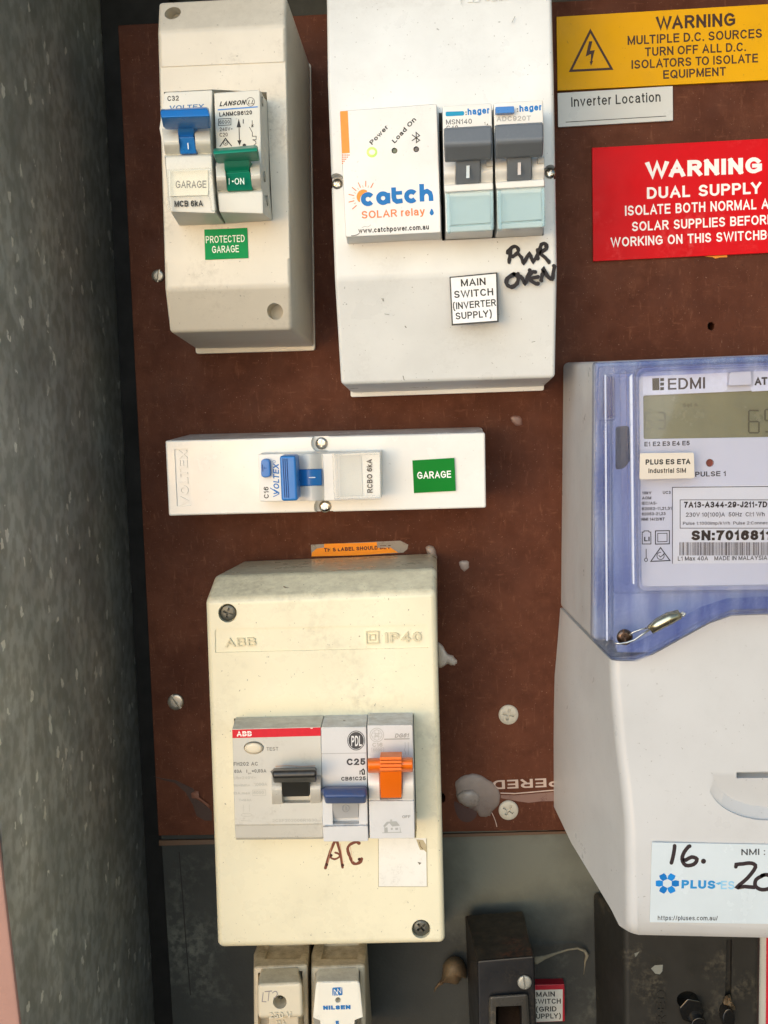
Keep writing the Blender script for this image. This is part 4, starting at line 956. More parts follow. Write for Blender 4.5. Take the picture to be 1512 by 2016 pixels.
for s_, a, b_, c_ in (('Un=240V~', (112,532), (272,528), 5.6), ('Im=Inm=', (112,585), (228,583), 5.4), ('1000A', (262,582), (355,579), 7), ('I3A.max', (112,642), (230,640), 5.2), ('6000', (256,640), (330,638), 6.6), ('T=10 kA', (150,692), (240,690), 5), ('2CSF202006R1630', (392,842), (716,838), 6)):
    ink.text(s_, cN(*a), cN(*b_), c_, HF, LG)
ink.line(q(cN, 248,610, 342,607, 344,648, 250,650, 248,610), .7, HF, LG); ink.ring(*cN(205,790), 11, 3, .8, HF, LG)
for x in (182, 225): ink.line(q(cN, x,715, x+2,765), .7, HF, LG)
ink.line(q(cN, 165,830, 240,835), .8, HF, LG)
ink.line(dense(q(cN, 420,440, 500,432, 600,438, 700,432))[:10], 2.4, HF, (186,158,140)); ink.done()
# ---- middle breaker
t = thing('circuit_breaker', 'light grey breaker with a navy toggle and large C25 marking in the cream enclosure', 'circuit breaker', at(680, 1530, 0), 'circuit breakers')
rows = [face_row(cN, 764,79, 1084,72, 64), face_row(cN, 744,153, 1075,150, HF+.5), face_row(cN, 756,868, 1086,862, HF+.5), face_row(cN, 757,874, 1086,868, HF+2), face_row(cN, 762,988, 1090,985, HF+2)]
cuts = [hole(q(cN, 826,700, 1020,700, 1022,856, 830,860), HF+.5, HF-3)]
finish('body', profile(newbm(), rows, 31), P_lgrey, t, bev=.6, cut=cuts)
finish('stem', B(profile, [face_row(cN, 828,706, 1018,704, HF+2), face_row(cN, 830,818, 1018,812, HF-1.5)], HF-3.2), plastic('grey_stem', (176,177,178), rough=.4), t, bev=.2)
finish('toggle', B(profile, [face_row(cN, 752,590, 1082,583, HF+4), face_row(cN, 756,600, 1084,596, HF+8), face_row(cN, 766,660, 1078,655, HF+11), face_row(cN, 772,714, 1072,712, HF+6)], HF+2), P_navy, t, bev=1.2, seg=3)
ink = Ink(t)
ink.poly(disc_px(*cN(1000,250), 17.5, 19.5), HF+.5, (62,62,64)); ink.ring(*cN(1000,250), 15.6, 17.4, .9, HF+.6, (206,207,208)); ink.text('PDL', cN(965,292), cN(1040,290), 21, HF+.65, (208,209,210), shear=.12, bold=.01)
ink.line(q(cN, 748,346, 1076,340), 1, HF+.5, (150,150,150))
ink.text('C25', cN(932,430), cN(1068,427), 13.6, HF+.5, (52,52,56), bold=.035); ink.text('CB61C25', cN(892,542), cN(1070,538), 7.8, HF+.5, (52,52,56), bold=.03)
ink.line(q(cN, 1028,470, 1028,495), 1.8, HF+.5, DK); ink.line(q(cN, 1036,472, 1052,458, 1060,470, 1060,494, 1046,494, 1044,478), 2.4, HF+.5, DK)
ink.ring(*cN(925,742), 6.5, 7, 1, HF+1.6, (130,130,132)); ink.line(q(cN, 925,728, 925,758), 1, HF+1.2, (130,130,132))
ink.line(q(cN, 757,876, 830,872), .9, HF+2.05, (90,90,92))
ink.done()
ink = Ink(t, 'faded_mark'); 
for k in range(5): ink.line(arc_n(870+k*4,135,970-k*4,133) if False else q(cN, 868+k*10,136-k*7, 912,100+k*3, 968-k*10,134-k*7), .8, HF-9+0, (150,142,128))
ink.done()
# ---- right breaker with orange toggle
t = thing('circuit_breaker', 'grey breaker with an orange ribbed toggle and a little printed house in the cream enclosure', 'circuit breaker', at(770, 1530, 0), 'circuit breakers')
rows = [face_row(cN, 1086,72, 1412,68, 66), face_row(cN, 1080,140, 1410,136, HF), face_row(cN, 1086,480, 1418,478, HF), face_row(cN, 1092,684, 1420,684, HF), face_row(cN, 1093,688, 1421,688, HF+1), face_row(cN, 1098,965, 1426,962, HF+1)]
finish('body', profile(newbm(), rows, 31), P_lgrey, t, bev=.6, cut=[hole(q(cN, 1170,470, 1334,470, 1334,676, 1174,680), HF, HF-2)])
finish('drum', B(bulge, cN(1082,470), cN(1168,470), cN(1094,682), cN(1174,680), HF, HF+4.5, HF-1), P_mcbw, t, bev=.3)
finish('drum', B(bulge, cN(1336,468), cN(1416,466), cN(1336,684), cN(1420,682), HF, HF+4.5, HF-1), P_mcbw, t, bev=.3)
bmo = newbm(); n = 18
L0, L1, R0, R1 = cN(1082,378), cN(1086,487), cN(1412,371), cN(1412,480)
cyl = [(R_, [at(lerp(P0[0],P1[0],.5-.5*math.cos(a)), lerp(P0[1],P1[1],.5-.5*math.cos(a)), HF+8+6*math.sin(a)) for a in [2*math.pi*i/n for i in range(n)]]) for R_, P0, P1 in ((0,L0,L1),(1,R0,R1))]
loft(bmo, [cyl[0][1], cyl[1][1]])
tg = finish('toggle', bmo, P_orange, t, bev=.5)
for k, y in enumerate((372, 398, 424, 450)):
    finish('rib', B(prism, rounded(q(cN, 1172,y, 1330,y-2, 1330,y+18, 1172,y+20), 1.5), HF+15, HF+9), P_orange, tg, bev=.5)
finish('stem', B(profile, [face_row(cN, 1172,470, 1331,468, HF+11), face_row(cN, 1172,560, 1331,558, HF+8), face_row(cN, 1178,670, 1330,668, HF+3.5)], HF-1), P_orange, tg, bev=.4)
ink = Ink(t); FG = (164,165,162)
ink.ring(*cN(1150,210), 13.5, 13.5, 1.2, HF, FG); ink.ring(*cN(1150,210), 10, 10, .8, HF, FG)
for a in range(4):
    ink.ring(*cN(1150+24*math.cos(a*1.57), 210+24*math.sin(a*1.57)), 4, 4, .8, HF, FG)
ink.text('GE', cN(1132,226), cN(1168,225), 8, HF, FG, shear=.3)
ink.text('DG61', cN(1280,230), cN(1380,227), 8.4, HF, (140,140,138), bold=.02, shear=.25); ink.line(q(cN, 1206,241, 1384,237), 2.2, HF, (150,150,148))
ink.text('C16', cN(1118,296), cN(1192,294), 8.2, HF, FG, bold=.015); ink.text('6000', cN(1122,330), cN(1190,328), 6, HF, FG); ink.line(q(cN, 1112,304, 1200,302, 1200,332, 1114,334, 1112,304), .6, HF, FG)
ink.line(q(cN, 1355,262, 1357,300, 1348,320, 1358,332, 1358,355), .8, HF, FG); ink.line(q(cN, 1378,262, 1380,355), .9, HF, FG)
ink.text('OFF', cN(1335,814), cN(1395,812), 5.8, HF+1, (120,120,118))
HG = (158,160,158)
ink.line(q(cN, 1205,872, 1207,918, 1322,915, 1318,880), 1, HF+1, HG); ink.poly(q(cN, 1195,872, 1222,840, 1292,836, 1318,868, 1262,874, 1240,848, 1212,876), HF+1, HG)
ink.poly(q(cN, 1208,882, 1228,880, 1230,915, 1210,916), HF+1, HG); ink.line(q(cN, 1250,838, 1250,826, 1258,826, 1258,838), 1.4, HF+1, HG); ink.poly(q(cN, 1252,884, 1266,883, 1266,898, 1252,899), HF+1, HG)
ink.poly(q(cN, 1284,884, 1304,883, 1304,898, 1284,899), HF+1, HG); ink.line(q(cN, 1190,920, 1330,916), 1.2, HF+1, HG); ink.done()
ink = Ink(t, 'faded_mark'); ink.text('IK60N', cN(1118,124), cN(1245,118), 6.5, 70, (150,142,126)); ink.done()

# ================================================================== rewirable fuse holders
P_fuse = plastic('old_beige_fuse', (206,194,170), rough=.5, dirt=.5, scale=140, dust=.6)
P_plug = plastic('fuse_plug', (222,214,192), rough=.42, dirt=.3, scale=200, dust=.3)
def fuse(label, px0, dx):
    c = lambda x, y: cO(x+dx, y)
    t = thing('fuse_holder', label, 'fuse holder', at(*c(510, 1000), 0), 'porcelain style fuse holders')
    rows = [face_row(c, 372,640, 645,640, 22), face_row(c, 358,680, 655,676, 27), face_row(c, 346,768, 656,752, 44), face_row(c, 348,1400, 664,1400, 44)]
    finish('base', profile(newbm(), rows, 0), P_fuse, t, bev=1.4, seg=3, cut=[hole(q(c, 392,778, 602,768, 602,800, 392,806), 44, 20), hole(q(c, 372,800, 626,790, 640,1350, 372,1350), 44, 36)])
    return t, c
t, c = fuse('beige fuse holder marked 250V with a round hole and faint pencil letters', 0, 0)
finish('fuse_plug', B(profile, [face_row(c, 382,790, 612,786, 46), face_row(c, 366,868, 624,856, 60), face_row(c, 372,1058, 630,1050, 60), face_row(c, 376,1066, 632,1058, 52)], 36), P_plug, t, bev=1.6, seg=3, cut=[hole(disc_px(*c(497,968), 13.5), 60, 50)])
finish('lower_body', B(prism, q(c, 430,1050, 606,1045, 612,1400, 430,1400), 57, 36), P_fuse, t, bev=1.2)
finish('terminal', B(prism, disc_px(*c(500,950), 4.5), 52.5, 50), M_dull, t, bev=.5)
emboss(t, 'embossed_rating', P_plug, lambda k, m: (k.text('250 V', c(436,1058), c(566,1054), 12, 60, m, bold=.02), k.text('15A', c(478,1098), c(530,1096), 10, 57, m, bold=.02)), .5)
ink = Ink(t, 'handwriting'); ink.line(q(c, 402,912, 396,965, 418,966), 1.6, 60, (130,124,128)); ink.line(q(c, 412,908, 450,904), 1.8, 60, (130,124,128)); ink.line(q(c, 436,906, 430,962), 1.8, 60, (130,124,128)); ink.line(dense(q(c, 456,915, 476,906, 482,925, 462,945))[:10], 1.6, 60, (130,124,128)); ink.done()
t, c = fuse('white fuse holder with blue printed emblem beside the 250V one', 0, 330)
finish('fuse_plug', B(profile, [face_row(c, 380,790, 624,784, 46), face_row(c, 374,852, 624,848, 60), face_row(c, 374,1046, 626,1042, 60), face_row(c, 414,1062, 578,1060, 60), face_row(c, 414,1400, 580,1400, 60)], 36), plastic('fuse_plug_white', (236,234,222), rough=.38, dirt=.2, scale=200, dust=.3), t, bev=1.2, seg=3, cut=[hole(disc_px(*cO(830,956), 5.5), 60, 55)])
ink = Ink(t); NB = (20,104,170); h = 60.1
ink.poly(rounded(q(cO, 797,886, 854,882, 856,928, 798,932), 2.5), h, NB); ink.line(q(cO, 806,934, 808,896, 828,918, 828,892, 846,916, 848,880), 1.3, h+.1, (224,222,214)); ink.line(q(cO, 818,934, 819,912, 838,934), 1.0, h+.1, (224,222,214))
ink.text('NILSEN', cO(746,1012), cO(902,1008), 8.5, h, NB, bold=.06); ink.text('E', cO(818,1096), cO(836,1095), 7.5, h, NB, bold=.06); ink.done()

# ================================================================== old black main switch
P_bake = plastic('bakelite', (34,34,36), rough=.36, spec=.35, dirt=.35, dirt_rgb=(92,84,70), scale=160, dust=.2, var=.2)
P_rust = plastic('dusty_bakelite_hood', (24,21,17), rough=.5, dirt=.95, dirt_rgb=(96,50,28), scale=110, dust=.2, var=.2)
t = thing('main_switch', 'old black bakelite main switch with a rusty dusty sloped hood and silver slotted screw', 'switch', at(985, 1930, 0))
bm = newbm()
loft(bm, [[at(*cP(283,272), 2), at(*cP(290,272), 8), at(*cP(388,652), 46), at(*cP(330,1400), 2)], [at(*cP(776,232), 2), at(*cP(776,234), 8), at(*cP(866,612), 46), at(*cP(890,1400), 2)]])
finish('hood', bm, P_rust, t, bev=.8)
bm = newbm()
loft(bm, [loop_pts(q(cP, 390,656, 872,614, 892,1500, 405,1500), 48), loop_pts(q(cP, 300,640, 850,600, 900,1500, 335,1500), 4)])
finish('body', bm, P_bake, t, bev=.9, cut=[hole(q(cP, 545,1045, 765,1035, 770,1450, 545,1450), 51, 20)])
screw_part(t, *cP(790,838), 48, 14, 'slot', 82, plastic('grey_screw', (168,168,160), rough=.45, metal=.4), 1.6)
bm = newbm(); loft(bm, [loop_pts(q(cP, 490,958, 815,935, 850,1500, 490,1500), 51), loop_pts(q(cP, 480,952, 822,928, 860,1500, 478,1500), 48)])
finish('toggle_collar', bm, plastic('bakelite_shiny', (60,58,54), rough=.25, dirt=.8, dirt_rgb=(120,106,84), scale=240), t, bev=1.2, seg=3, cut=[hole(q(cP, 545,1045, 765,1035, 770,1450, 545,1450), 51, 20)])
finish('toggle', B(profile, [face_row(cP, 560,1090, 780,1080, 34), face_row(cP, 560,1400, 790,1400, 50)], 21), plastic('brown_bakelite', (58,42,32), rough=.4, dirt=.5), t, bev=.8)
t = thing('engraved_sign', 'small white sign with red border reading MAIN SWITCH (GRID SUPPLY), partly behind the black switch', 'sign', at(1075, 1975, 0))
finish('plate', B(prism, q(cP, 800,862, 1128,855, 1132,1170, 810,1184), 2.5, -3), plastic('red_laminate', (176,24,44), rough=.35), t, bev=.3)
ink = Ink(t); ink.poly(q(cP, 812,905, 1114,897, 1112,1166, 816,1178), 2.5, (196,193,184))
for s, a, b_ in (('MAIN', (890,962), (1048,958)), ('SWITCH', (862,1022), (1098,1018)), ('(GRID', (888,1088), (1062,1084)), ('SUPPLY)', (848,1148), (1098,1143))):
    ink.text(s, cP(*a), cP(*b_), 10.6, 2.55, (30,28,26), bold=.012)
ink.done()
t = thing('mud_cocoon', 'brown mud wasp cocoon with a thin tail stuck beside the old black switch', 'cocoon', at(893, 1908, 0))
M_mud = plastic('mud', (116,98,72), rough=.7, dirt=.9, dirt_rgb=(142,92,56), scale=300, var=.2, bump=.8)
finish('sac', B(blob, dense(q(cP, 100,690, 130,640, 190,618, 255,640, 290,700, 298,800, 260,800, 215,850, 150,845, 95,840, 70,855, 85,800, 95,740)), -3, 13, 21, 7, h0=-3), M_mud, t)
finish('tail', B(blob, dense(q(cP, 90,815, 100,850, 60,870, 35,900, 15,925, 22,890, 50,850)), -3, 2, 22, 3, h0=-3), M_mud, t)
t = thing('cobweb', 'dusty cobweb strand running from the black switch across the lower panel', 'cobweb', at(1120, 1880, 0))
bm = newbm()
def strand(bm, pts, r):
    C = [at(p[0], p[1], p[2]) for p in pts]; rings = []
    for i, p in enumerate(C):
        d = (C[min(i+1, len(C)-1)]-C[max(i-1, 0)]).normalized(); a = d.cross(Vector((0, 1, 0))).normalized(); b = d.cross(a)
        rr_ = (r[i] if isinstance(r, list) else r)/1000
        rings.append([p+(a*math.cos(k*math.pi/3)+b*math.sin(k*math.pi/3))*rr_ for k in range(6)])
    return loft(bm, rings)
P_ = [(*cP(876,655),14),(*cP(960,625),10),(*cP(1060,590),6),(*cP(1160,560),4),(*cP(1240,548),2),(*cP(1300,570),0),(*cP(1322,605),-1),(*cP(1305,660),-2),(*cP(1292,770),-3)]
M_web = plastic('cobweb_dust', (132,126,108), rough=.9, dirt=.5)
finish('strand', strand(newbm(), P_, [1.9,1.0,.6,.45,.5,.8,1.0,.5,.15]), M_web, t)
for o in list(COL.objects):
    if o.name.split('.')[0] in ('sac', 'tail', 'strand'):
        for p in o.data.polygons: p.use_smooth = True

# ================================================================== black block bottom right
P_blk = plastic('black_meter_block', (42,41,38), rough=.42, spec=.3, dirt=.7, dirt_rgb=(104,98,84), scale=80, dust=.3, var=.15, speck=.4)
t = thing('terminal_block', 'large dusty black terminal block with hex bolts under the electricity meter', 'block', at(1360, 1940, 0))
bm = newbm()
loft(bm, [[at(*p, 30) for p in q(cL, 520,640, 1458,640, 1445,1700, 530,1700)], [at(*p, -3) for p in q(cL, 300,400, 1440,420, 1425,1700, 330,1700)]])
finish('body', bm, P_blk, t, bev=2.2, seg=4, cut=[hole(q(cQ, 1020,60, 1090,60, 1070,1400, 990,1400), 30, 27), hole(disc_px(*cQ(560,770), 21, 17), 30, 22)])
def nut(px, py, h, r, tilt=0):
    bm = newbm(); loft(bm, [loop_pts(disc_px(px, py, r, n=6, a0=tilt), h+5), loop_pts(disc_px(px, py, r, n=6, a0=tilt), h)]); return bm
M_bolt = plastic('black_steel', (60,60,60), rough=.18, metal=.8, dirt=.4, scale=400, dirt_rgb=(120,112,96))
bt = finish('bolt', nut(*cQ(610,900), 30, 26, .2), M_bolt, t, bev=.9)
finish('shank', B(prism, disc_px(*cQ(700,1080), 16), 38, 22), M_bolt, bt, bev=.6)
bt = finish('bolt', B(prism, disc_px(*cQ(1050,1010), 13, 22), 36, 24), M_bolt, t, bev=.8)
finish('dust_clump', B(blob, dense(q(cQ, 1000,730, 1060,710, 1085,780, 1130,870, 1100,890, 1020,900, 985,820)), 30, 3, 33), M_mud, t)
emboss(t, 'embossed_letters', P_blk, lambda k, m: k.text('R·ED', cQ(300,1060), cQ(300,655), 17, 30, m, space=1.1), .5)
ink = Ink(t, 'paint_chip'); ink.poly(q(cQ, 130,400, 175,362, 270,355, 265,430, 235,468, 180,460), 30, (112,114,108)); ink.poly(q(cL, 590,830, 628,815, 600,855), 30, (100,102,96)); ink.done()
t = thing('bordered_plate', 'grey white plate with red border cut off by the right edge beside the black block', 'sign', at(1530, 1930, 0))
finish('plate', B(prism, q(cL, 1456,700, 1502,700, 1496,1700, 1440,1700), 27, -3), plastic('grey_white_plate', (178,178,170), rough=.5, dirt=.3), t, bev=.3)
finish('border', B(prism, q(cL, 1502.5,700, 1700,700, 1700,1700, 1496.5,1700), 27.5, -3), plastic('red_border', (186,16,44), rough=.4), t, bev=.3)
# ================================================================== signs
M_yel = plastic('yellow_laminate', (226,170,0), rough=.4, spec=.12, var=.04, dirt=.06, speck=.3)
def ext(a, b, k): return (a[0]+(b[0]-a[0])*k, a[1]+(b[1]-a[1])*k)
t, ink = label_thing('warning_sign', 'yellow sign warning of multiple D.C. sources with a lightning triangle', 'sign',
    [cE(55,115), ext(cE(55,115), cE(1512,28), 1.22), ext(cE(62,624), cE(1512,551), 1.22), cE(62,624)], 0, 1.6, M_yel, bev=.15)
h = 1.6; BK = (58,34,18)
for s, a, b_, c_, bo in (('WARNING', (740,206), (1286,178), 25, .022), ('MULTIPLE D.C. SOURCES', (545,311), (1470,260), 17.5, .012), ('TURN OFF ALL D.C.', (664,389), (1360,352), 17, .012),
                     ('ISOLATORS TO ISOLATE', (572,476), (1443,430), 17, .012), ('EQUIPMENT', (790,544), (1222,520), 16.5, .012)):
    ink.text(s, cE(*a), cE(*b_), c_, h, BK, bold=bo)
ink.line(q(cE, 288,213, 434,474, 152,488, 288,213), 4.6, h, BK)
ink.poly(q(cE, 280,285, 302,285, 286,350, 318,345, 300,420, 308,418, 292,455, 284,425, 290,422, 292,372, 255,390), h, BK); ink.done()
t, ink = label_thing('location_sign', 'white plate reading Inverter Location under the yellow sign', 'sign', q(cE, 62,641, 856,592, 858,830, 66,876), 0, 1.5, plastic('white_laminate', (206,209,206), rough=.3, var=.03), bev=.15)
ink.text('Inverter Location', cE(157,737), cE(772,700), 18.5, 1.5, (40,42,40)); ink.line(q(cE, 118,842, 810,800), 1.3, 1.5, (40,42,40)); ink.done()
M_red = plastic('red_laminate_gloss', (214,6,20), rough=.38, spec=.12, var=.08, dirt=.5, dirt_rgb=(234,92,92), scale=70)
t, ink = label_thing('warning_sign', 'red sign with white letters warning of dual supply, scratched and cut off at right', 'sign',
    [cF(300,108), ext(cF(300,108), cF(1512,44), 1.3), ext(cF(308,891), cF(1512,832), 1.3), cF(308,891)], 0, 1.8, M_red, bev=.15)
h = 1.8; WH = (232,228,226)
ink.text('WARNING', cF(668,318), cF(1470,282), 31, h, WH, bold=.04)
ink.text('DUAL SUPPLY', cF(678,461), cF(1465,424), 22.5, h, WH, bold=.02, gap=1.5)
ink.text('ISOLATE BOTH NORMAL AND', cF(527,577), cF(1432,532), 19.5, h, WH, bold=.012, fit='ISOLATE BOTH NORMAL', gap=1.3)
ink.text('SOLAR SUPPLIES BEFORE', cF(575,684), cF(1500,636), 18.5, h, WH, bold=.012, fit='SOLAR SUPPLIES BEFOR', gap=1.3)
ink.text('WORKING ON THIS SWITCHBOARD', cF(428,793), cF(1503,740), 18.5, h, WH, bold=.012, fit='WORKING ON THIS SWITCHB', gap=1.3)
ink.done()
t = thing('label_scrap', 'tiny yellow scrap of an old label under the red sign', 'label', at(1412, 506, 0))
finish('scrap', B(prism, q(cF, 1075,858, 1120,850, 1230,845, 1232,862, 1180,864, 1150,872, 1130,862), .3, 0), plastic('scrap_yellow', (236,152,30), rough=.5), t)

# ================================================================== electricity meter
P_meter = plastic('meter_grey', (196,198,200), rough=.35, spec=.45, var=.03, speck=.35, dirt=.05)
P_back = plastic('meter_inner', (202,208,222), rough=.5, var=.05)
C_rim = clear('tinted_cover', (.71,.75,.89), .5, .05, bump=.3, vary=(.85,.88,.96))
C_rim2 = clear('tinted_cover_thin', (.95,.96,.99), .35, .06, bump=.1)
C_win = clear('clear_window', (.95,.96,.985), .5, .03)
t = thing('electricity_meter', 'large grey electricity meter with a blue tinted transparent front cover', 'meter', at(1330, 1250, 0))
HM = 84
edge = [(1171,712),(1512,700),(1700,693)]
# housing behind the transparent cover
fr_ = [(1171,712,HM),(1700,690,HM),(1700,1262,HM),(1400,1262,HM),(1167,1262,HM)]
bk_ = [(1108,714,0),(1560,700,0),(1560,1195,0),(1300,1195,0),(1103,1196,0)]
finish('housing', loft(newbm(), [loop_pts(fr_, HM), loop_pts(bk_, 0)]), P_meter, t, bev=2.2, seg=4)
finish('inner_body', B(prism, [(1205,735),(1690,716),(1690,1196),(1440,1203),(1282,1286),(1215,1286),(1207,1250)], HM+3, HM-2), P_back, t, bev=1)
# terminal cover: rings from top to bottom, each = back left, side, rounded edge, front columns, back right
FL = [(1204,1301.5,86),(1206,1345,87),(1210,1400,87.5),(1216,1460,88),(1223,1515,89),(1230,1570,90.5),(1235,1630,92),(1236.5,1690,92.8),(1237,1770,93),(1238,1815,93),(1240,1832,91.5),(1245,1840,89)]
BL_ = [(1103,1197,0),(1098,1262,0),(1092,1330,0),(1090.5,1400,0),(1090,1460,0),(1090,1520,0),(1090.5,1588,0),(1125,1660,24),(1172,1738,56),(1203,1790,74),(1214,1812,80),(1219,1822,82)]
CX = [1256,1284,1397,1441,1718]; CY0 = [1302,1290,1227.5,1212,1204]
rings = []
for i, (f_, b_) in enumerate(zip(FL, BL_)):
    f, bk3 = at(*f_), at(*b_)
    cols = []
    for k, x in enumerate(CX):
        y0 = CY0[k]; y = y0 if i == 0 else f_[1]+(x-1237)*.022
        if i and y < y0+8: y = y0+8+i
        cols.append(at(x, y, f_[2]+(.6 if 1 < i < 9 else 0)*(k > 1)))
    ds = (bk3-f).normalized(); di = (cols[0]-f).normalized(); r_ = .0035
    p0, p3 = f+ds*r_*1.3, f+di*r_
    arc3 = [p0*(1-u)**2+f*2*u*(1-u)+p3*u*u for u in (0, .2, .4, .6, .8, 1)]
    rings.append([bk3, bk3.lerp(p0, .5)]+arc3+cols+[Vector((cols[-1].x, bk3.y, cols[-1].z))])
bm = loft(newbm(), rings)
bmesh.ops.triangulate(bm, faces=[f for f in bm.faces if len(f.verts) > 4])
scoop = newbm()
oc = [(1395+115*(1-math.cos(a)), 1532+70*math.sin(a)) for a in [math.pi/2*k/12 for k in range(13)]]+[(1760,1602),(1760,1532)]
mid_ = [at(px, py, 88.5) for px, py in oc]
fro = [Vector((p.x-.0006, -.115, p.z-.0012)) for p in mid_]
bak = [Vector((p.x+.0018, -(90.0-2.3*max(0, (q_[1]-1532))/70)/1000, p.z+.0022)) for p, q_ in zip(mid_, oc)]
loft(scoop, [fro, [Vector((p.x-.0006, -.0906, p.z-.0012)) for p in mid_], bak])
tc_ = finish('terminal_cover', bm, P_meter, t, cut=[scoop, hole([(1449,1519),(1620,1515),(1620,1528),(1449,1531)], 89, 84)])
for p in tc_.data.polygons: p.use_smooth = True
tc_.data.set_sharp_from_angle(angle=math.radians(30))
w_ = tc_.modifiers.new('normals', 'WEIGHTED_NORMAL'); w_.keep_sharp = True; w_.weight = 70
# transparent cover: a rim with the display window, carrying ridges
out = [(1171,713),(1700,690),(1700,1204),(1520,1208),(1440,1211.5),(1395,1226.5),(1282,1288.5),(1253,1300.5),(1205,1300),(1167,1261)]
inn = rounded([(1257,729),(1690,712),(1690,1152),(1263,1158)], [22,4,4,16], 5)
finish('cover', B(prism, rounded(out, [8,4,4,0,0,0,0,3,3,4]), HM+10, HM+3.4), C_rim, t, bev=1.8, seg=3, cut=[hole(inn, HM+10, HM-10)])
lid = rounded([(1204,722),(1690,704),(1690,1164),(1208,1170)], [8,2,2,10], 4)
bm = prism(newbm(), lid, HM+14, HM+10.3)
cv = finish('cover_rim', bm, C_rim2, t, bev=1.6, seg=3, cut=[hole(inn, HM+14, HM-10)])
finish('cover_window', B(prism, rounded([(1258,731),(1688,714),(1688,1150),(1264,1156)], [22,4,4,16], 5), HM+14.6, HM+13.4), C_win, t, bev=.4)
C_band = clear('tinted_band', (.72,.76,.90), .6, .06, bump=.4, vary=(.90,.92,.97))
def inset(pts, d):
    n = len(pts); o = []
    for i in range(n):
        a, p, b = (Vector(pts[(i+k) % n]) for k in (-1, 0, 1))
        u1 = (p-a).normalized(); u2 = (b-p).normalized(); n1 = Vector((-u1.y, u1.x)); n2 = Vector((-u2.y, u2.x))
        m = (n1+n2).normalized(); o.append(tuple(p+m*d/max(.5, m.dot(n1))))
    return o
finish('cover_band', B(prism, inset(out, 2), HM+11.5, HM+10.1), C_band, t, bev=.5, cut=[hole(inset(out, 32), HM+12, HM-10)])
finish('frost_highlight', B(prism, rounded([(1190,738),(1193.5,738),(1197,1262),(1193.5,1262)], 1), HM+12.2, HM+11.6), plastic('highlight_frost', (214,222,244), rough=.35, dirt=.9, scale=300, dirt_rgb=(110,122,176)), t, bev=.2)  # pale strip put in as the bright streak along the frosted cover edge
finish('frost_highlight', B(prism, rounded([(1240,742),(1245,736),(1249,1150),(1246,1150)], 1), HM+16.2, HM+14.1), plastic('highlight_frost', (214,222,244)), t, bev=.2)  # second bright streak, likewise given by pale colour
finish('ridge', B(prism, rounded([(1188,742),(1196,742),(1199,1262),(1191,1262)], 3), HM+13.5, HM+10.2), C_rim2, t, bev=.7)
finish('ridge', B(prism, rounded([(1180,722),(1211,719),(1212,828),(1176,829)], 5), HM+14, HM+10.2), C_rim2, t, bev=1.4)
finish('ridge', B(prism, rounded([(1221,728),(1234,728),(1240,1150),(1228,1152)], 4), HM+16, HM+14.2), C_rim2, t, bev=.9)
finish('sight_slot', B(prism, q(cI, 392,215, 440,213, 442,500, 386,503), HM+5.4, HM+3.2), plastic('blue_slot', (34,54,132), rough=.3), t, bev=.3)
finish('dark_clip', B(prism, rounded([(1212,840),(1238,838),(1245,900),(1230,922),(1212,925)], 6), HM+3.3, HM+2.6), plastic('clip_dark', (66,78,84), rough=.3), t, bev=.3)
# faceplate
HP = HM+8
inn2 = rounded([(1252,724),(1695,706),(1695,1160),(1258,1164)], [20,4,4,14], 5)
fp_ = finish('faceplate', B(prism, inn2, HP, HM+1), plastic('faceplate_lilac', (206,209,224), rough=.4, var=.03), t, bev=.5, cut=[hole(rounded(q(cI, 652,346, 1640,302, 1640,630, 655,646), 4), HP, HP-1.2), hole(disc_px(*cI(1112,810), 8), HP, HP-3)])
def lcd_mat():
    m = plastic('lcd', (128,129,104), rough=.22, var=.12); return m
finish('display', B(prism, rounded(q(cI, 652,346, 1640,302, 1640,630, 655,646), 4), HP-1.1, HP-2), lcd_mat(), t)
finish('pulse_light', B(prism, disc_px(*cI(1112,810), 7.6), HP-1.5, HP-3), plastic('pulse_red', (124,40,36), rough=.3), t)
finish('button', B(prism, rounded(q(cI, 1250,185, 1395,172, 1400,272, 1240,278), 3), HP+3, HP), plastic('button_lilac', (206,208,224), rough=.3), t, bev=.8)
pt = finish('rating_plate', B(prism, q(cI, 853,978, 1640,955, 1640,1500, 853,1504), HP+.25, HP), plastic('plate_paper', (218,220,228), rough=.35, var=.02), t)
ink = Ink(t); D2 = (40,42,58); h = HP
ink.poly(rounded(q(cI, 648,196, 1226,166, 1232,304, 1200,320, 650,338), [8,1,1,4,1]), h, (206,210,226)); ink.poly(q(cI, 1412,168, 1640,160, 1640,305, 1400,318, 1390,290, 1410,280), h, (206,210,226))
ink.poly(q(cI, 714,227, 762,224, 764,308, 716,310), h+.1, (66,62,54))
for k in range(3): ink.poly(q(cI, 769,226+k*31, 795,225+k*31, 795,245+k*31, 769,247+k*31), h+.1, (50,48,46))
ink.text('EDMI', cI(822,306), cI(1078,297), 22.5, h+.1, (66,62,70), bold=.004); ink.text('ATLAS', cI(1420,275), cI(1508,271), 15.5, h+.1, (50,50,62), bold=.035, fit='AT')
ink.text('E1 E2 E3 E4 E5', cI(660,696), cI(972,688), 9, h, D2, bold=.02)
ink.text('PULSE 1', cI(1010,905), cI(1222,900), 10, h, D2, bold=.015)
ink.text('10kV', cI(645,1027), cI(708,1026), 6, h, D2, bold=.02); ink.text('UC3', cI(787,1024), cI(841,1023), 6, h, D2, bold=.02); ink.text('AOM', cI(643,1062), cI(707,1061), 6, h, D2, bold=.02)
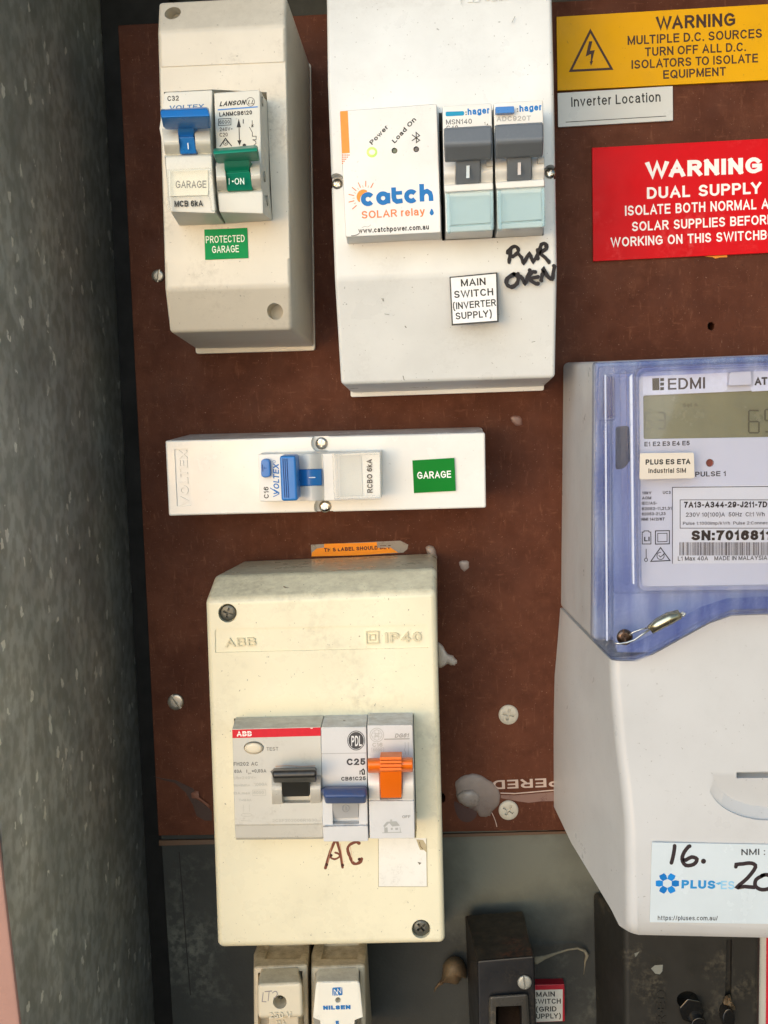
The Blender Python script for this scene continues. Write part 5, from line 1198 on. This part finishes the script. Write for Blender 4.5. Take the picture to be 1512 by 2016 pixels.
ink.text('IEC/AS-', cJ(642,48), cJ(748,46), 6, h, D2, bold=.02); ink.text('62052-11,21,31', cJ(642,86), cJ(848,82), 6, h, D2, bold=.02); ink.text('62053-21,23', cJ(642,122), cJ(806,119), 6, h, D2, bold=.02); ink.text('NMI 14/2/67', cJ(640,158), cJ(798,156), 6, h, D2, bold=.03)
ink.line(q(cJ, 645,318, 645,236, 656,236, 658,228, 690,228, 692,236, 704,236, 705,318, 645,318), 1.6, h, D2); ink.text('Li', cJ(658,300), cJ(696,299), 9, h, D2, bold=.03)
ink.line(q(cJ, 736,228, 832,226, 832,317, 736,319, 736,228), 1.9, h, D2); ink.line(q(cJ, 752,245, 816,244, 816,301, 752,303, 752,245), 1.4, h, D2)
ink.line(q(cJ, 672,352, 672,415), 1.5, h, D2); ink.ring(*cJ(671,427), 3, 3.2, 1.4, h, D2)
ink.line(q(cJ, 771,343, 836,432, 704,438, 771,343), 2.0, h, D2); ink.line([cJ(771+25*math.cos(a), 400+25*math.sin(a)) for a in [math.radians(x) for x in range(-40, 281, 20)]], 1.4, h, D2); ink.line(q(cJ, 758,395, 770,408, 798,385), 1.5, h, D2)
h = HP+.25
ink.line(q(cI, 853,1504, 853,978, 1512,972, 1640,970), 1.3, h, D2)
ink.line(q(cJ, 906,14, 906,209, 1640,209), 1.2, h, D2); ink.line(q(cJ, 906,14, 1640,14), 1.2, h, D2)
ink.text('7A13-A344-29-J211-7D', cJ(932,68), cJ(1505,66), 12, h, (36,34,44), bold=.035)
ink.text('230V 10(100)A  50Hz  Cl:1 Wh', cJ(945,131), cJ(1488,127), 8.6, h, (60,60,72)); ink.text('Pulse 1:1000imp/kWh  Pulse 2:Connec', cJ(925,187), cJ(1510,183), 6.3, h, (60,60,72))
ink.text('SN:7016811', cJ(983,293), cJ(1487,291), 20, h, (40,30,32), bold=.045, fit='SN:701681')
ink.text('L1 Max 40A', cJ(890,433), cJ(1098,431), 8.6, h, (50,48,56)); ink.text('MADE IN MALAYSIA', cJ(1142,431), cJ(1505,427), 8.6, h, (50,48,56))
rr = random.Random(5); x = 902
while x < 1600:
    w_ = rr.choice([2.2, 2.2, 4.6, 6.5]); ink.poly(q(cJ, x,306, x+w_,306, x+w_,397, x,397), h, (52,36,38)); x += w_+rr.choice([2.4, 2.6, 4.6, 6])
ink.done()
ink = Ink(t, 'display_digits'); h = HP-1.1; LC = (92,92,78)
def seg7(x, y, w_, hh, s, rgb, lw=2.2):
    m = {'6': 'afedcg', '3': 'abgcd', '0': 'abcdef', '5': 'afgcd'}[s]
    S = {'a': (x+2, y, x+w_-2, y), 'b': (x+w_, y+2, x+w_, y+hh/2-2), 'c': (x+w_, y+hh/2+2, x+w_, y+hh-2), 'd': (x+2, y+hh, x+w_-2, y+hh), 'e': (x, y+hh/2+2, x, y+hh-2), 'f': (x, y+2, x, y+hh/2-2), 'g': (x+2, y+hh/2, x+w_-2, y+hh/2)}
    for k in m: ink.line([(S[k][0], S[k][1]), (S[k][2], S[k][3])], lw, h, rgb)
seg7(1270,812,13,32,'6',(112,112,94),2.4); seg7(1295,812,14,32,'3',(98,98,82),2.8)
seg7(1474,808,20,44,'6',(70,70,58),3.2); seg7(1506,806,20,44,'5',(70,70,58),3.2)
ink.text('Set A', cI(925,425), cI(1028,422), 8, h, LC); ink.done()
# cover screw and wire seal
screw_part(t, *cJ(525,960), HM+12, 16, 'slot', 80, plastic('brown_screw', (120,98,84), rough=.22, metal=.9, var=.2), 2.6)
t2 = thing('wire_seal', 'twisted wire security seal with a silver ferrule hooked on the meter cover screw', 'seal', at(*cJ(700,900), 96))
fpx = [cJ(700,912), cJ(760,868), cJ(830,832), cJ(905,802)]
M_fer = plastic('ferrule', (214,206,178), rough=.2, metal=.9, var=.15)
finish('ferrule', strand(newbm(), [(p[0], p[1], 104.5) for p in fpx], [1.8,2.3,2.4,1.8]), M_fer, t2)
M_wire = plastic('steel_wire', (206,206,202), rough=.25, metal=.9)
w1 = [cJ(700,905), cJ(640,945), cJ(590,980), cJ(540,998), cJ(490,1005), cJ(458,1003)]
finish('wire', strand(newbm(), [(p[0], p[1], 101.5) for p in w1], .42), M_wire, t2)
w2 = [cJ(695,895), cJ(640,905), cJ(585,925), cJ(560,945)]
finish('wire', strand(newbm(), [(p[0], p[1], 101) for p in w2], .35), M_wire, t2)
w3 = [cJ(905,802), cJ(925,792), cJ(940,800), cJ(932,812), cJ(915,810)]
finish('wire_end', strand(newbm(), [(p[0], p[1], 104) for p in w3], .5), M_wire, t2)
for o in list(COL.objects):
    if o.name.split('.')[0] in ('ferrule', 'wire', 'wire_end'):
        for p in o.data.polygons: p.use_smooth = True
t, ink = label_thing('paper_label', 'cream rounded sticker reading PLUS ES ETA Industrial SIM below the meter display', 'label', q(cI, 630,743, 1002,738, 1006,915, 626,924), HM+14.7, .25, plastic('sim_sticker', (216,208,196), rough=.4), r=4)
h = HM+14.95
ink.text('PLUS ES ETA', cI(668,822), cI(977,818), 10.5, h, DK, bold=.03); ink.text('Industrial SIM', cI(688,880), cI(946,877), 9.4, h, DK, bold=.012); ink.done()
t, ink = label_thing('meter_label', 'pale blue white sticker with PLUS ES logo and black handwritten numbers on the meter', 'label', [cL(712,65), (1700,1666), (1700,1822), cL(697,615)], 93.4, .3, plastic('blue_white_label', (206,218,226), rough=.22, var=.04), bev=.05)
h = 93.7
ink.text('NMI :', cL(1328,153), cL(1492,150), 13, h, (60,62,66)); ink.text('https://pluses.com.au/', cL(752,600), cL(1165,602), 9.5, h, (50,54,60))
ink.text('PLUS', cL(915,381), cL(1148,385), 17.5, h, (36,128,190), bold=.04); ink.text('·', cL(1155,372), cL(1172,372), 17, h, (90,160,205), bold=.04); ink.text('ES', cL(1185,387), cL(1280,388), 17.5, h, (134,184,214), bold=.015)
c0 = cL(818,347)
for k in range(6):
    a = math.pi/3*k; a2 = a+math.pi/3
    P3 = [(c0[0]+r*math.cos(a+x), c0[1]+r*.9*math.sin(a+x)) for r, x in ((10, -.52), (17.5, -.42), (23.5, -.24), (23.5, .24), (17.5, .42), (10, .52))]
    ink.poly(P3, h, (10,120,196) if k % 2 else (0,104,178))
HWK = (44,34,38); wd = 7.5
ink.line(dense(q(cL, 868,88, 862,140, 846,205))[:7], wd, h, HWK); ink.line(dense(q(cL, 972,90, 935,130, 920,180, 945,222, 1000,215, 1022,180, 985,165, 935,185))[:22], wd, h, HWK); ink.poly(disc_px(*cL(1067,194), 5), h, HWK)
ink.line(dense(q(cL, 1290,232, 1340,212, 1400,208, 1425,235, 1370,310, 1300,372, 1350,368, 1425,362))[:22], wd, h, HWK)
ink.line(dense(q(cL, 1480,290, 1430,320, 1425,365, 1470,390, 1530,375, 1550,320, 1510,288, 1470,292))[:22], wd, h, HWK)
ink.done()
